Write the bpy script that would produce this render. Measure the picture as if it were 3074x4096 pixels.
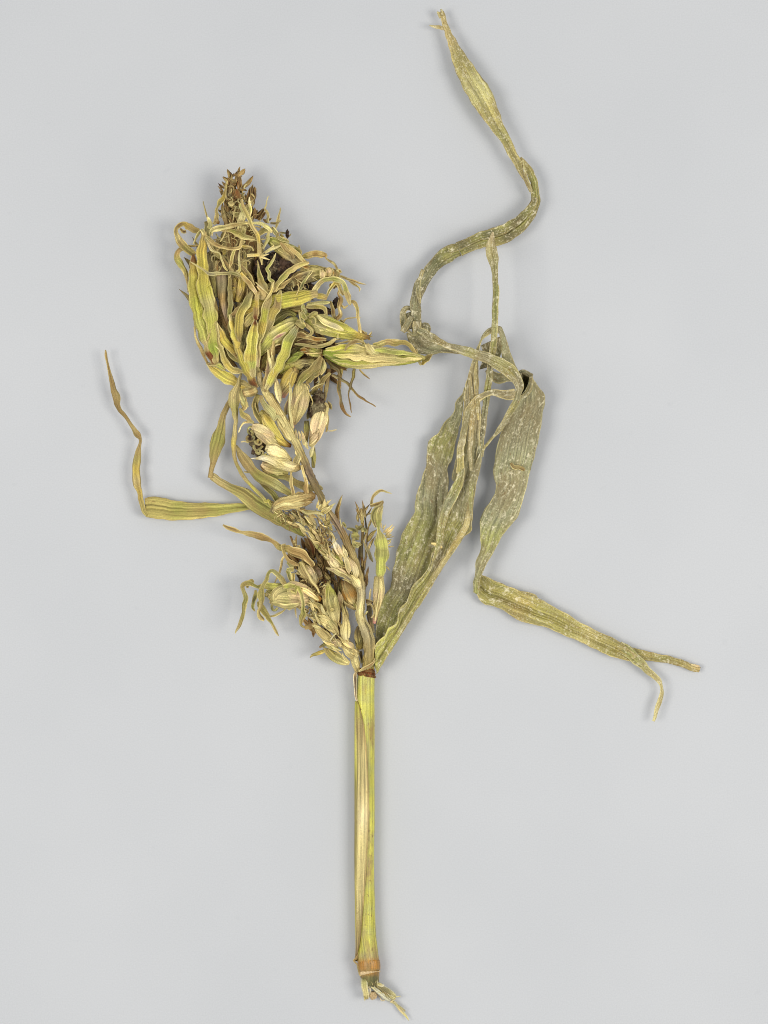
import bpy, math, random
from mathutils import Vector, Matrix, noise

# ------------------------------------------------------------------ camera, light, exposure
for o in list(bpy.data.objects):
    bpy.data.objects.remove(o, do_unlink=True)
scn = bpy.context.scene
COL = scn.collection
S = 0.00012                 # metres per unit of the working grid (3074 x 4096 units on the board)
CAMH = 10500.0              # camera height above the board, in the same units

cam_d = bpy.data.cameras.new('camera')
cam = bpy.data.objects.new('camera', cam_d)
COL.objects.link(cam)
cam.location = (0, 0, CAMH * S)
cam_d.sensor_fit = 'VERTICAL'
cam_d.angle = 2 * math.atan(2048.0 / CAMH)
cam_d.clip_start = 0.05
cam_d.clip_end = 50
scn.camera = cam

world = bpy.data.worlds.new('World')
scn.world = world
world.use_nodes = True
bg = world.node_tree.nodes['Background']
bg.inputs[0].default_value = (0.93, 0.97, 1.06, 1)
bg.inputs[1].default_value = 0.475

def lamp(name, loc, size, power, colr):
    d = bpy.data.lights.new(name, 'AREA')
    d.shape = 'RECTANGLE'
    d.size, d.size_y = size
    d.energy = power
    d.color = colr
    o = bpy.data.objects.new(name, d)
    COL.objects.link(o)
    o.location = loc
    o.rotation_euler = (Vector((0, 0, 0)) - Vector(loc)).to_track_quat('-Z', 'Y').to_euler()
    return o
# copy-stand lamps on both sides of the board
lamp('copy_lamp', (0.95, -0.10, 1.30), (0.62, 0.75), 10.9, (1.0, 0.98, 0.93))
lamp('copy_lamp', (-0.92, -0.12, 1.42), (0.62, 0.75), 10.9, (1.0, 0.98, 0.93))

vs = scn.view_settings
vs.view_transform = 'Standard'
vs.look = 'None'
vs.exposure = 0.0
vs.gamma = 1.0
vs.use_curve_mapping = False
scn.render.engine = 'CYCLES'
scn.cycles.max_bounces = 6
scn.cycles.diffuse_bounces = 2
scn.cycles.filter_width = 1.0

# ------------------------------------------------------------------ materials
def s2l(c):
    c = c / 255.0
    return c / 12.92 if c <= 0.04045 else ((c + 0.055) / 1.055) ** 2.4
PAL = {
 'ol': (172, 160, 100), 'og': (160, 156, 90), 'gg': (164, 158, 112), 'gr': (152, 166, 72), 'bg': (130, 172, 80),
 'yg': (196, 192, 88), 'ye': (206, 192, 96), 'go': (200, 176, 92), 'ta': (188, 168, 118), 'st': (222, 206, 150),
 'pa': (230, 214, 170), 'pk': (222, 196, 160), 'br': (134, 104, 68), 'rb': (120, 72, 40), 'db': (78, 56, 42),
 'bk': (34, 27, 24), 'pu': (160, 138, 118), 'gy': (176, 164, 132), 'gb': (138, 127, 98), 'mo': (152, 147, 114),
 'or': (178, 128, 58), 'dg': (108, 104, 66), 'wh': (232, 224, 202), 'ro': (196, 138, 130), 'tb': (160, 134, 90),
 'sg': (190, 182, 126), 'lm': (188, 186, 98),
}
PAL = {k: tuple(s2l(x) * f for x, f in zip(v, (1.10, 1.065, .88))) for k, v in PAL.items()}

class NT:
    def __init__(s, name):
        s.m = bpy.data.materials.new(name)
        s.m.use_nodes = True
        s.t = s.m.node_tree
        s.t.nodes.clear()
    def n(s, typ, **kw):
        nd = s.t.nodes.new(typ)
        for k, v in kw.items():
            setattr(nd, k, v)
        return nd
    def l(s, a, b):
        s.t.links.new(a, b)
    def noise(s, vec, scale, detail=3, rough=0.6):
        mp = s.n('ShaderNodeMapping')
        mp.inputs['Scale'].default_value = (scale[0], scale[1], 1)
        s.l(vec, mp.inputs[0])
        nz = s.n('ShaderNodeTexNoise', noise_dimensions='2D')
        nz.inputs['Scale'].default_value = 1
        nz.inputs['Detail'].default_value = detail
        nz.inputs['Roughness'].default_value = rough
        s.l(mp.outputs[0], nz.inputs['Vector'])
        return nz.outputs[0]
    def rng(s, v, a, b, c, d):
        r = s.n('ShaderNodeMapRange')
        for i, x in enumerate((a, b, c, d)):
            r.inputs[i + 1].default_value = x
        s.l(v, r.inputs[0])
        return r.outputs[0]
    def mix(s, fac, a, b, mode='MIX'):
        r = s.n('ShaderNodeMix', data_type='RGBA', blend_type=mode)
        for sock, v in ((r.inputs[0], fac), (r.inputs[6], a), (r.inputs[7], b)):
            if isinstance(v, (int, float)):
                sock.default_value = v
            elif isinstance(v, tuple):
                sock.default_value = (*v, 1)
            else:
                s.l(v, sock)
        return r.outputs[2]

def plant_mat(name, streak=.3, blotch=.35, bcol='tb', speck=.5, mildew=0., bump=.5, rough=.62, sx=.11, spec=.16):
    t = NT(name)
    at = t.n('ShaderNodeAttribute', attribute_name='pigment')
    uv = t.n('ShaderNodeUVMap', uv_map='UVMap').outputs[0]
    c = at.outputs['Color']
    s1 = t.noise(uv, (sx * .7, sx * .02), 3, .65)
    s2 = t.noise(uv, (sx * 1.7, sx * .03), 2, .5)
    c = t.mix(1.0, c, t.rng(s1, .3, .7, 1 - streak * 1.1, 1 + streak), 'MULTIPLY')
    c = t.mix(1.0, c, t.rng(s2, .3, .7, 1 - streak * .7, 1 + streak * .6), 'MULTIPLY')
    b1 = t.noise(uv, (.016, .0065), 4, .6)
    c = t.mix(t.rng(b1, .46, .7, 0, blotch), c, PAL[bcol])
    if mildew:
        m1 = t.noise(uv, (.012, .006), 3, .6)
        m2 = t.noise(uv, (.05, .036), 4, .75)
        mm = t.n('ShaderNodeMath', operation='MULTIPLY')
        t.l(t.rng(m1, .40, .58, .25, 1), mm.inputs[0])
        t.l(t.rng(m2, .54, .68, 0, mildew), mm.inputs[1])
        c = t.mix(.14, c, (.40, .41, .27))
        g1 = t.noise(uv, (.02, .005), 4, .65)
        c = t.mix(t.rng(g1, .45, .68, 0, .42), c, PAL['gb'])
        c = t.mix(mm.outputs[0], c, PAL['wh'])
        m4 = t.noise(uv, (.13, .11), 2, .5)
        c = t.mix(t.rng(m4, .60, .74, 0, .55), c, PAL['wh'])
        m3 = t.noise(uv, (.2, .12), 2, .6)
        c = t.mix(t.rng(m3, .62, .74, 0, .5), c, PAL['db'])
    k = t.noise(uv, (.09, .05), 2, .5)
    c = t.mix(t.rng(k, .66, .76, 0, speck), c, PAL['br'])
    f = t.noise(uv, (.35, .2), 2, .6)
    c = t.mix(1.0, c, t.rng(f, .25, .75, .76, 1.24), 'MULTIPLY')
    bs = t.n('ShaderNodeBsdfPrincipled')
    bs.inputs['Roughness'].default_value = rough
    bs.inputs['Specular IOR Level'].default_value = spec
    t.l(c, bs.inputs['Base Color'])
    h = t.n('ShaderNodeMath', operation='ADD')
    t.l(s1, h.inputs[0]); t.l(s2, h.inputs[1])
    bp = t.n('ShaderNodeBump')
    bp.inputs['Strength'].default_value = bump
    bp.inputs['Distance'].default_value = 5 * S
    t.l(h.outputs[0], bp.inputs['Height'])
    t.l(bp.outputs[0], bs.inputs['Normal'])
    out = t.n('ShaderNodeOutputMaterial')
    t.l(bs.outputs[0], out.inputs[0])
    return t.m

M = {
 'leaf': plant_mat('dried_leaf_blade', .40, .35, 'tb', .5, .9, .5, .68),
 'leafy': plant_mat('dried_leaf_strip', .42, .55, 'tb', .5, 0, .5, .6),
 'husk': plant_mat('dried_husk', .42, .25, 'ta', .35, 0, .45, .5),
 'dry': plant_mat('dried_glume', .5, .5, 'br', .5, 0, .6, .65),
 'stem': plant_mat('dried_stem', .5, .6, 'gb', .6, 0, .7, .6, .1),
 'stalk': plant_mat('stalk_skin', .34, .85, 'tb', .75, 0, .35, .38, .09, .45),
 'sheath': plant_mat('sheath_ribs', .42, .25, 'pu', .4, 0, .6, .5, .13),
 'fib': plant_mat('torn_fibre', .3, .1, 'st', .12, 0, .6, .75, .2),
}
def gall_mat(name, a, b, cc):
    t = NT(name)
    tc = t.n('ShaderNodeTexCoord').outputs['Object']
    n1 = t.n('ShaderNodeTexNoise'); n1.inputs['Scale'].default_value = 160; n1.inputs['Detail'].default_value = 5
    n2 = t.n('ShaderNodeTexNoise'); n2.inputs['Scale'].default_value = 420; n2.inputs['Detail'].default_value = 4
    t.l(tc, n1.inputs[0]); t.l(tc, n2.inputs[0])
    c = t.mix(t.rng(n1.outputs[0], .4, .65, 0, 1), PAL[a], PAL[b])
    c = t.mix(t.rng(n2.outputs[0], .56, .7, 0, .8), c, PAL[cc])
    bs = t.n('ShaderNodeBsdfPrincipled'); bs.inputs['Roughness'].default_value = .8
    t.l(c, bs.inputs['Base Color'])
    bp = t.n('ShaderNodeBump'); bp.inputs['Strength'].default_value = .9; bp.inputs['Distance'].default_value = 8 * S
    t.l(n2.outputs[0], bp.inputs['Height']); t.l(bp.outputs[0], bs.inputs['Normal'])
    out = t.n('ShaderNodeOutputMaterial'); t.l(bs.outputs[0], out.inputs[0])
    return t.m
M['gall'] = gall_mat('dark_gall_crust', 'bk', 'db', 'br')
M['galg'] = gall_mat('grey_gall_crust', 'db', 'gb', 'gy')

def board_mat():
    t = NT('grey_board')
    tc = t.n('ShaderNodeTexCoord').outputs['Object']
    n1 = t.n('ShaderNodeTexNoise'); n1.inputs['Scale'].default_value = 9; n1.inputs['Detail'].default_value = 4
    n2 = t.n('ShaderNodeTexNoise'); n2.inputs['Scale'].default_value = 1500; n2.inputs['Detail'].default_value = 2
    n3 = t.n('ShaderNodeTexNoise'); n3.inputs['Scale'].default_value = 120; n3.inputs['Detail'].default_value = 3
    for x in (n1, n2, n3):
        t.l(tc, x.inputs[0])
    c = t.mix(t.rng(n1.outputs[0], .35, .65, 0, 1), (.600, .604, .602), (.626, .628, .624))
    c = t.mix(1.0, c, t.rng(n2.outputs[0], .2, .8, .95, 1.05), 'MULTIPLY')
    c = t.mix(t.rng(n3.outputs[0], .70, .76, 0, .10), c, (.40, .41, .42))
    bs = t.n('ShaderNodeBsdfPrincipled')
    bs.inputs['Roughness'].default_value = .55
    bs.inputs['Specular IOR Level'].default_value = .25
    t.l(c, bs.inputs['Base Color'])
    out = t.n('ShaderNodeOutputMaterial'); t.l(bs.outputs[0], out.inputs[0])
    return t.m
M['board'] = board_mat()

# ------------------------------------------------------------------ geometry helpers
rnd = random.Random(11)
def crop(x0, y0, s):
    return (x0, y0, s)
A = crop(600, 600, .5422); B = crop(600, 1100, .5422); C = crop(700, 1600, .5422); D = crop(850, 2050, .5422)
E = crop(1500, 0, .4819); F = crop(1500, 900, .4819); G = crop(1450, 1700, .4819); H = crop(1800, 2200, .6627)
I = crop(380, 1350, .4217); J = crop(1250, 2550, .3391); K = crop(1250, 3200, .405); L = crop(1300, 3800, .241)
Mc = crop(700, 650, .24096); N = crop(700, 900, .24096); O = crop(1000, 900, .28916); P = crop(1000, 1200, .28916)
Q = crop(1050, 1480, .24096); T = crop(1100, 1980, .3012); U = crop(900, 2150, .3012); V = crop(1200, 2350, .24096)
UNIT = crop(0, 0, 1)

def to_world(x, y, z):
    k = 1 - z / CAMH            # a point that stands z above the board, seen at grid position x, y
    return Vector(((x - 1537) * k * S, (2048 - y) * k * S, z * S))

def catmull(vals, n):
    """vals: list of equal-length tuples (x, y, ...); returns n samples spaced evenly along x, y"""
    p = [vals[0]] + list(vals) + [vals[-1]]
    dense = []
    for i in range(1, len(p) - 2):
        a, b, c, d = p[i - 1], p[i], p[i + 1], p[i + 2]
        for q in range(14):
            t = q / 14
            dense.append(tuple(.5 * (2 * b[k] + (c[k] - a[k]) * t + (2 * a[k] - 5 * b[k] + 4 * c[k] - d[k]) * t * t
                                     + (3 * b[k] - a[k] - 3 * c[k] + d[k]) * t ** 3) for k in range(len(b))))
    dense.append(tuple(vals[-1]))
    acc = [0]
    for i in range(1, len(dense)):
        acc.append(acc[-1] + math.hypot(dense[i][0] - dense[i - 1][0], dense[i][1] - dense[i - 1][1]) + 1e-6)
    out = []
    j = 0
    for i in range(n):
        s = acc[-1] * i / (n - 1)
        while j < len(acc) - 2 and acc[j + 1] < s:
            j += 1
        f = (s - acc[j]) / (acc[j + 1] - acc[j])
        f = min(max(f, 0), 1)
        out.append(tuple(dense[j][k] * (1 - f) + dense[j + 1][k] * f for k in range(len(dense[j]))))
    return out, acc[-1]

def grad(cols, t):
    if isinstance(cols, str):
        cols = cols.split()
    if len(cols) == 1:
        return PAL[cols[0]]
    f = t * (len(cols) - 1)
    i = min(int(f), len(cols) - 2)
    f -= i
    f = f * f * (3 - 2 * f)
    a, b = PAL[cols[i]], PAL[cols[i + 1]]
    return tuple(a[k] * (1 - f) + b[k] * f for k in range(3))

class Mesh:
    def __init__(s):
        s.v, s.f, s.c, s.uv = [], [], [], []
    def grid(s, rows, cols_rgb, uvs, closed=False):
        base = len(s.v)
        nr, nc = len(rows), len(rows[0])
        for r in range(nr):
            for q in range(nc):
                s.v.append(rows[r][q]); s.c.append(cols_rgb[r][q]); s.uv.append(uvs[r][q])
        for r in range(nr - 1):
            for q in range(nc - 1):
                a = base + r * nc + q
                s.f.append((a, a + 1, a + nc + 1, a + nc))
    def build(s, name, mat, parent=None, thick=0., smooth=True):
        me = bpy.data.meshes.new(name)
        me.from_pydata(s.v, [], s.f)
        uvl = me.uv_layers.new(name='UVMap')
        idx = [0] * len(me.loops)
        me.loops.foreach_get('vertex_index', idx)
        flat = []
        for i in idx:
            flat += s.uv[i]
        uvl.data.foreach_set('uv', flat)
        at = me.attributes.new('pigment', 'FLOAT_COLOR', 'POINT')
        fl = []
        for c in s.c:
            fl += [c[0], c[1], c[2], 1.0]
        at.data.foreach_set('color', fl)
        me.materials.append(M[mat] if isinstance(mat, str) else mat)
        if smooth:
            me.polygons.foreach_set('use_smooth', [True] * len(me.polygons))
        me.update()
        o = bpy.data.objects.new(name, me)
        COL.objects.link(o)
        if parent:
            o.parent = parent
            if parent.type == 'EMPTY':
                o.matrix_parent_inverse = Matrix.Translation(-parent.location)
        if thick:
            md = o.modifiers.new('thickness', 'SOLIDIFY')
            md.thickness = thick * S
            md.offset = 0
        return o

def nz(a, b, c=0.0):
    return noise.noise(Vector((a, b, c)))

def get_pts(K, pts, z):
    o = []
    for p in pts:
        kk = K
        if isinstance(p[0], tuple):
            kk, p = p[0], p[1:]
        dz = p[3] if len(p) > 3 else 0
        ro = p[4] if len(p) > 4 else 0
        o.append((kk[0] + p[0] * kk[2], kk[1] + p[1] * kk[2], z + dz, p[2] * kk[2], ro))
    return o

def sheet(mesh, Ls, Rs, length, cols, edge=None, cup=.12, pleat=.05, ruf=.06, groove=0., crum=1.5, nc=None, seed=None, roll=None, fine=1.):
    """surface between two edge lines with a curved, pleated, wavy-edged section"""
    n = len(Ls)
    sd = seed if seed is not None else rnd.uniform(0, 900)
    jit = rnd.uniform(.84, 1.17)
    hue = rnd.uniform(-.06, .05)
    wmax = max((Rs[i] - Ls[i]).length for i in range(n))
    if nc is None:
        nc = 9 if wmax < 45 else (13 if wmax < 100 else 21)
    cp = cup * (-.7 if wmax < 60 and rnd.random() < .4 else 1)
    cr0 = rnd.uniform(-.45, .45)
    rows, cc, uvs = [], [], []
    up = Vector((0, 0, 1))
    for i in range(n):
        t = i / (n - 1)
        a, b = Ls[i], Rs[i]
        i0, i1 = max(0, i - 1), min(n - 1, i + 1)
        tang = ((Ls[i1] + Rs[i1]) - (Ls[i0] + Rs[i0])) * .5
        if tang.length < 1e-6:
            tang = Vector((0, 1, 0))
        tang.normalize()
        side = b - a
        w = side.length
        nrm = side.cross(tang)
        if nrm.length < 1e-6:
            nrm = up.copy()
        nrm.normalize()
        v = t * length
        ctr = (a + b) * .5
        if roll:
            ang = math.radians(roll[i]) if isinstance(roll, list) else math.radians(roll) * nz(v / 90, sd + 7)
            kq = 1 / max(.35, abs(math.cos(ang))) if not isinstance(roll, list) else 1
            d = (b - a) * .5
            d2 = (d * math.cos(ang) + nrm * d.length * math.sin(ang)) * kq
            nrm = (nrm * math.cos(ang) - d.normalized() * math.sin(ang)) if d.length > 1e-6 else nrm
            a, b = ctr - d2, ctr + d2
            w = (b - a).length
        rr, cr, ur = [], [], []
        base = grad(cols, t)
        for j in range(nc):
            u = j / (nc - 1)
            uu = 2 * u - 1
            p = a.lerp(b, u)
            h = cp * w * (.72 * (1 - (abs(uu - cr0) / (1 + abs(cr0))) ** 1.05) + .28 * (1 - uu * uu))
            n1 = nz(u * 2.2 + sd, v / 190, 1.3); n2 = nz(u * 5.5 + sd, v / 240, 5.1)
            h += pleat * w * ((.35 - 1.9 * abs(n1)) + .6 * (.25 - 1.6 * abs(n2)) + .5 * nz(u * 9 + sd, v / 260, 8.))
            h += ruf * w * abs(uu) ** 2.2 * 1.6 * nz(v / (38 + .25 * wmax), sd + (11 if uu > 0 else 37))
            h += crum * (nz(p.x / 26, p.y / 26, sd) * 1.4 + .6 * nz(p.x / 10, p.y / 10, sd) * fine)
            if groove:
                h -= groove * w * math.exp(-(uu / .10) ** 2)
                h += groove * .35 * w * math.exp(-((uu - .22) / .12) ** 2)
            p = p + nrm * h
            lat = .10 * abs(uu) ** 2 * min(w, 26 + .12 * w) * nz(v / 33, sd + (53 if uu > 0 else 71))
            p = p + side.normalized() * (lat * (1 if uu > 0 else -1)) if w > 1e-6 else p
            if p.z < 2.0:
                p.z = 2.0
            rr.append(tuple(to_world(p.x, p.y, p.z)))
            c = base
            if edge:
                e = max(0, 1 - (1 - abs(uu)) * w * .5 / max(4.5, .10 * w if w < 60 else 5))
                ec = PAL[edge]
                c = tuple(c[k] * (1 - e * .9) + ec[k] * e * .9 for k in range(3))
            cr.append((c[0] * jit * (1 + hue), c[1] * jit, c[2] * jit * (1 - hue)))
            ur.append((uu * w * .5 + sd * 10, v + sd * 7))
        rows.append(rr); cc.append(cr); uvs.append(ur)
    mesh.grid(rows, cc, uvs)

def add_rib(mesh, K, pts, z, cols, roll=22, seg=5, kink=.18, wn=.10, **kw):
    q = get_pts(K, pts, z)
    est = sum(math.hypot(q[i + 1][0] - q[i][0], q[i + 1][1] - q[i][1]) for i in range(len(q) - 1))
    n = int(min(170, max(10, est / seg)))
    sm, ln = catmull(q, n)
    Ls, Rs = [], []
    ks = rnd.uniform(0, 500)
    for i in range(n):
        i0, i1 = max(0, i - 1), min(n - 1, i + 1)
        dx, dy = sm[i1][0] - sm[i0][0], sm[i1][1] - sm[i0][1]
        m = math.hypot(dx, dy) or 1
        px, py = dy / m, -dx / m
        w = max(1.2, sm[i][3]) * .5
        sl = i * ln / n
        if w < 30:
            w *= 1 + wn * nz(sl / 42, ks + 77)
        kw_ = w * kink if w < 14 else max(2.0, 14 * kink * (1 - (w - 14) / 26))
        lt = kw_ * (.5 - 2.4 * abs(nz(sl / 60, ks))) + kw_ * .4 * nz(sl / 22, ks + 9)
        x, y, zz = sm[i][0] + px * lt, sm[i][1] + py * lt, max(sm[i][2] + kw_ * 2.2 * nz(sl / 55, ks + 31), 4)
        Ls.append(Vector((x - px * w, y - py * w, zz))); Rs.append(Vector((x + px * w, y + py * w, zz)))
    ro = [s[4] for s in sm]
    rolls = [ro[i] + roll * (3.4 if roll > 12 else 2.4) * nz(i * ln / n / 75, z + q[0][0]) for i in range(n)]
    sheet(mesh, Ls, Rs, ln, cols, roll=rolls, **kw)

def rib(name, par, K, pts, z, cols, mat='leafy', thick=2.2, **kw):
    me = Mesh()
    kw.setdefault('edge', 'st')
    if name in ('leaf_strip', 'curled_tip', 'bract', 'spikelet') and mat != 'fib':
        kw.setdefault('crum', 2.1); kw.setdefault('kink', .42); kw.setdefault('wn', .38)
        if name in ('leaf_strip', 'curled_tip'):
            pts = [tuple((v * .88 if i == (3 if isinstance(p[0], tuple) else 2) else v) for i, v in enumerate(p)) for p in pts]
        if isinstance(cols, str):
            cols = cols.split()
        if name != 'spikelet' and len(cols) > 1 and rnd.random() < .6:
            end = rnd.choice(['tb', 'br', 'tb', 'ta'])
            mid = [c for c in cols for _ in (0, 1)]
            cols = [end] + mid if rnd.random() < .5 else mid + [end]
    add_rib(me, K, pts, z, cols, **kw)
    return me.build(name, mat, par, thick, smooth=name not in ('leaf_strip', 'curled_tip', 'torn_strip', 'leaf_fold'))

def add_blade(mesh, lefts, rights, z, cols, seg=7, **kw):
    def ed(lst):
        o = []
        for K, pts in lst:
            for p in pts:
                o.append((K[0] + p[0] * K[2], K[1] + p[1] * K[2], z + (p[2] if len(p) > 2 else 0)))
        return o
    l, r = ed(lefts), ed(rights)
    est = sum(math.hypot(l[i + 1][0] - l[i][0], l[i + 1][1] - l[i][1]) for i in range(len(l) - 1))
    n = int(min(220, max(14, est / seg)))
    ls, ln = catmull(l, n)
    rs, _ = catmull(r, n)
    sheet(mesh, [Vector(p) for p in ls], [Vector(p) for p in rs], ln, cols, **kw)

def add_tube(mesh, K, pts, z, cols, flat=.7, ridge=.05, nr=5, seg=6, crum=1., na=18, layers=0):
    q = get_pts(K, pts, z)
    est = sum(math.hypot(q[i + 1][0] - q[i][0], q[i + 1][1] - q[i][1]) for i in range(len(q) - 1))
    n = int(min(260, max(9, est / seg)))
    sm, ln = catmull(q, n)
    sd = rnd.uniform(0, 900)
    jit = rnd.uniform(.93, 1.08)
    rows, cc, uvs = [], [], []
    for i in range(n):
        i0, i1 = max(0, i - 1), min(n - 1, i + 1)
        dx, dy, dz = (sm[i1][k] - sm[i0][k] for k in range(3))
        tg = Vector((dx, dy, dz))
        tg.normalize()
        side = tg.cross(Vector((0, 0, 1)))
        if side.length < 1e-4:
            side = Vector((1, 0, 0))
        side.normalize()
        upv = side.cross(tg)
        r = max(.8, sm[i][3] * .5)
        t = i / (n - 1)
        rr, cr, ur = [], [], []
        base = grad(cols, t)
        for j in range(na + 1):
            th = 2 * math.pi * (j % na) / na
            cx, sx = math.cos(th), math.sin(th)
            k = 1 + ridge * 2 * nz(cx * nr * .5 + sd, sx * nr * .5, t * ln / 130) + ridge * (1 - 2 * abs(math.sin(nr * th + sd + 1.5 * nz(t * 4, sd)))) * .8
            k += crum * .5 / max(r, 4) * 2 * nz(sm[i][0] / 14 + cx * 2, sm[i][1] / 14 + sx * 2, sd)
            p = Vector(sm[i][:3]) + side * (cx * r * k) + upv * (sx * r * flat * k)
            if p.z < 2:
                p.z = 2
            rr.append(tuple(to_world(p.x, p.y, p.z)))
            c = base
            cr.append(tuple(x * jit for x in c))
            ur.append((j / na * 2 * math.pi * r + sd * 10, t * ln + sd * 7))
        rows.append(rr); cc.append(cr); uvs.append(ur)
    mesh.grid(rows, cc, uvs)
    ends_base = len(mesh.v) - n * (na + 1)
    for q_ in range(layers):
        tc = rnd.uniform(.8, 2.35); half = rnd.uniform(.45, .95); dr = rnd.uniform(-.5, .5)
        t0, t1 = rnd.uniform(0, .2), rnd.uniform(.55, 1.0)
        if rnd.random() < .3:
            t0, t1 = 1 - t1, 1 - t0
        i0_, i1_ = int(t0 * (n - 1)), max(int(t0 * (n - 1)) + 3, int(t1 * (n - 1)))
        i1_ = min(i1_, n - 1)
        lj = rnd.uniform(.86, 1.16); sd2 = rnd.uniform(0, 900)
        r2, c2, u2 = [], [], []
        for i in range(i0_, i1_ + 1):
            f = (i - i0_) / max(1, i1_ - i0_)
            hh = half * max(.04, (1 - f ** 3)) * (.5 + .5 * min(1, f * 5)) * (1 + .2 * nz(i * .5, sd2))
            a_, b_, c_ = [], [], []
            cen = Vector((0, 0, 0))
            for p in rows[i][:-1]:
                cen += Vector(p)
            cen /= na
            for j in range(8):
                uu = j / 7 * 2 - 1
                th = tc + dr * (f - .5) + hh * uu
                pos = (th % (2 * math.pi)) / (2 * math.pi) * na
                k0 = int(pos) % na
                pv = Vector(rows[i][k0]).lerp(Vector(rows[i][k0 + 1]), pos - int(pos))
                d = pv - cen
                pv = cen + d * (1.05 + .05 * q_ + .10 * abs(uu) ** 3 + .12 * f ** 4) + Vector((0, 0, S * (1.2 + .8 * q_)))
                a_.append(tuple(pv))
                e = .55 * max(0, (abs(uu) - .6) / .4)
                b_.append(tuple(cc[i][0][k] * lj * (1 - e) + PAL['st'][k] * e for k in range(3)))
                c_.append((uu * hh * sm[i][3] * .5 + sd2 * 10, i * ln / n + sd2 * 7))
            r2.append(a_); c2.append(b_); u2.append(c_)
        mesh.grid(r2, c2, u2)
    # close the ends
    for idx in (0, n - 1):
        b = len(mesh.v)
        c = Vector((0, 0, 0))
        for p in rows[idx][:-1]:
            c += Vector(p)
        c /= na
        mesh.v.append(tuple(c)); mesh.c.append(cc[idx][0]); mesh.uv.append(uvs[idx][0])
        st = ends_base + idx * (na + 1)
        for j in range(na):
            mesh.f.append((b, st + j, st + j + 1) if idx else (b, st + j + 1, st + j))

def tube(name, par, K, pts, z, cols, mat='husk', **kw):
    me = Mesh()
    if mat in ('husk', 'dry', 'fib'):
        kw.setdefault('layers', 4 if name == 'husk' else 2)
    add_tube(me, K, pts, z, cols, **kw)
    return me.build(name, mat, par)

def lens(K, x0, y0, x1, y1, w, z, dz=0, bend=.12, blunt=.9, n=6, open_end=0.):
    """points of a pointed pod from its base to its tip"""
    pts = []
    dx, dy = x1 - x0, y1 - y0
    b = rnd.uniform(-bend, bend)
    for i in range(n + 1):
        t = i / n
        ww = w * max(open_end if t > .5 else .12, math.sin(math.pi * min(1, t ** .8 * .97 + .03)) ** blunt)
        o = b * math.sin(math.pi * t)
        t = t * 1.12 - .04
        pts.append((x0 + dx * t - dy * o, y0 + dy * t + dx * o, ww, dz * t))
    return pts

def glume(par, K, x0, y0, x1, y1, w, z, cols, dz=0, name='spikelet', mat='husk', **kw):
    tk = {k: kw.pop(k) for k in ('bend', 'blunt') if k in kw}
    return tube(name, par, K, lens(K, x0, y0, x1, y1, w, z, dz, **tk), z, cols, mat, flat=.55, ridge=.09, nr=3, na=12, **kw)

def spike(par, K, x0, y0, x1, y1, w, z, cols, dz=0, name='bract', mat='dry', **kw):
    tk = {k: kw.pop(k) for k in ('bend', 'blunt') if k in kw}
    kw.setdefault('cup', .3); kw.setdefault('roll', 20)
    return rib(name, par, K, lens(K, x0, y0, x1, y1, w, z, dz, **tk), z, cols, mat, seg=4, **kw)

def lump(name, par, K, x, y, z, rx, ry, rz, mat, amp=.25, sub=24, pig='db'):
    cx, cy = K[0] + x * K[2], K[1] + y * K[2]
    rx *= K[2]; ry *= K[2]
    sd = rnd.uniform(0, 500)
    me = Mesh()
    rows, cc, uvs = [], [], []
    for i in range(sub + 1):
        ph = math.pi * i / sub
        rr, cr, ur = [], [], []
        for j in range(sub * 2 + 1):
            th = math.pi * (j % (sub * 2)) / sub
            d = Vector((math.sin(ph) * math.cos(th), math.sin(ph) * math.sin(th), math.cos(ph)))
            k = 1 + amp * (nz(d.x * 2 + sd, d.y * 2, d.z * 2) + .7 * nz(d.x * 5 + sd, d.y * 5, d.z * 5) + .4 * nz(d.x * 11 + sd, d.y * 11, d.z * 11))
            rr.append(tuple(to_world(cx + d.x * rx * k, cy + d.y * ry * k, max(2, z + d.z * rz * k))))
            cr.append(PAL[pig]); ur.append((j * 5, i * 5))
        rows.append(rr); cc.append(cr); uvs.append(ur)
    me.grid(rows, cc, uvs)
    return me.build(name, mat, par)

def add_spike(mesh, K, x0, y0, x1, y1, w, z, cols, dz=0):
    add_rib(mesh, K, lens(K, x0, y0, x1, y1, w, z, dz), z, cols, roll=20, seg=5, cup=.3, edge='tb', nc=7)

def tag(o, label=None, cat=None, group=None, kind=None):
    for k, v in (('label', label), ('category', cat), ('group', group), ('kind', kind)):
        if v:
            o[k] = v
    return o

# ------------------------------------------------------------------ the board
bm = bpy.data.meshes.new('grey_board')
hw = 1.5
bm.from_pydata([(-hw, -hw, 0), (hw, -hw, 0), (hw, hw, 0), (-hw, hw, 0)], [], [(0, 1, 2, 3)])
bm.materials.append(M['board'])
board = bpy.data.objects.new('tabletop', bm)
COL.objects.link(board)
tag(board, 'plain pale grey board lying under the dried plant', 'tabletop', kind='structure')

plant = bpy.data.objects.new('dried_maize_plant', None)
COL.objects.link(plant)
plant.empty_display_size = .02
plant.location = to_world(1461, 3700, 0)
tag(plant, 'dried maize stalk with shrivelled tassel and long twisted leaves lying on grey board', 'dried plant')
bpy.context.view_layer.update()
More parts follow.
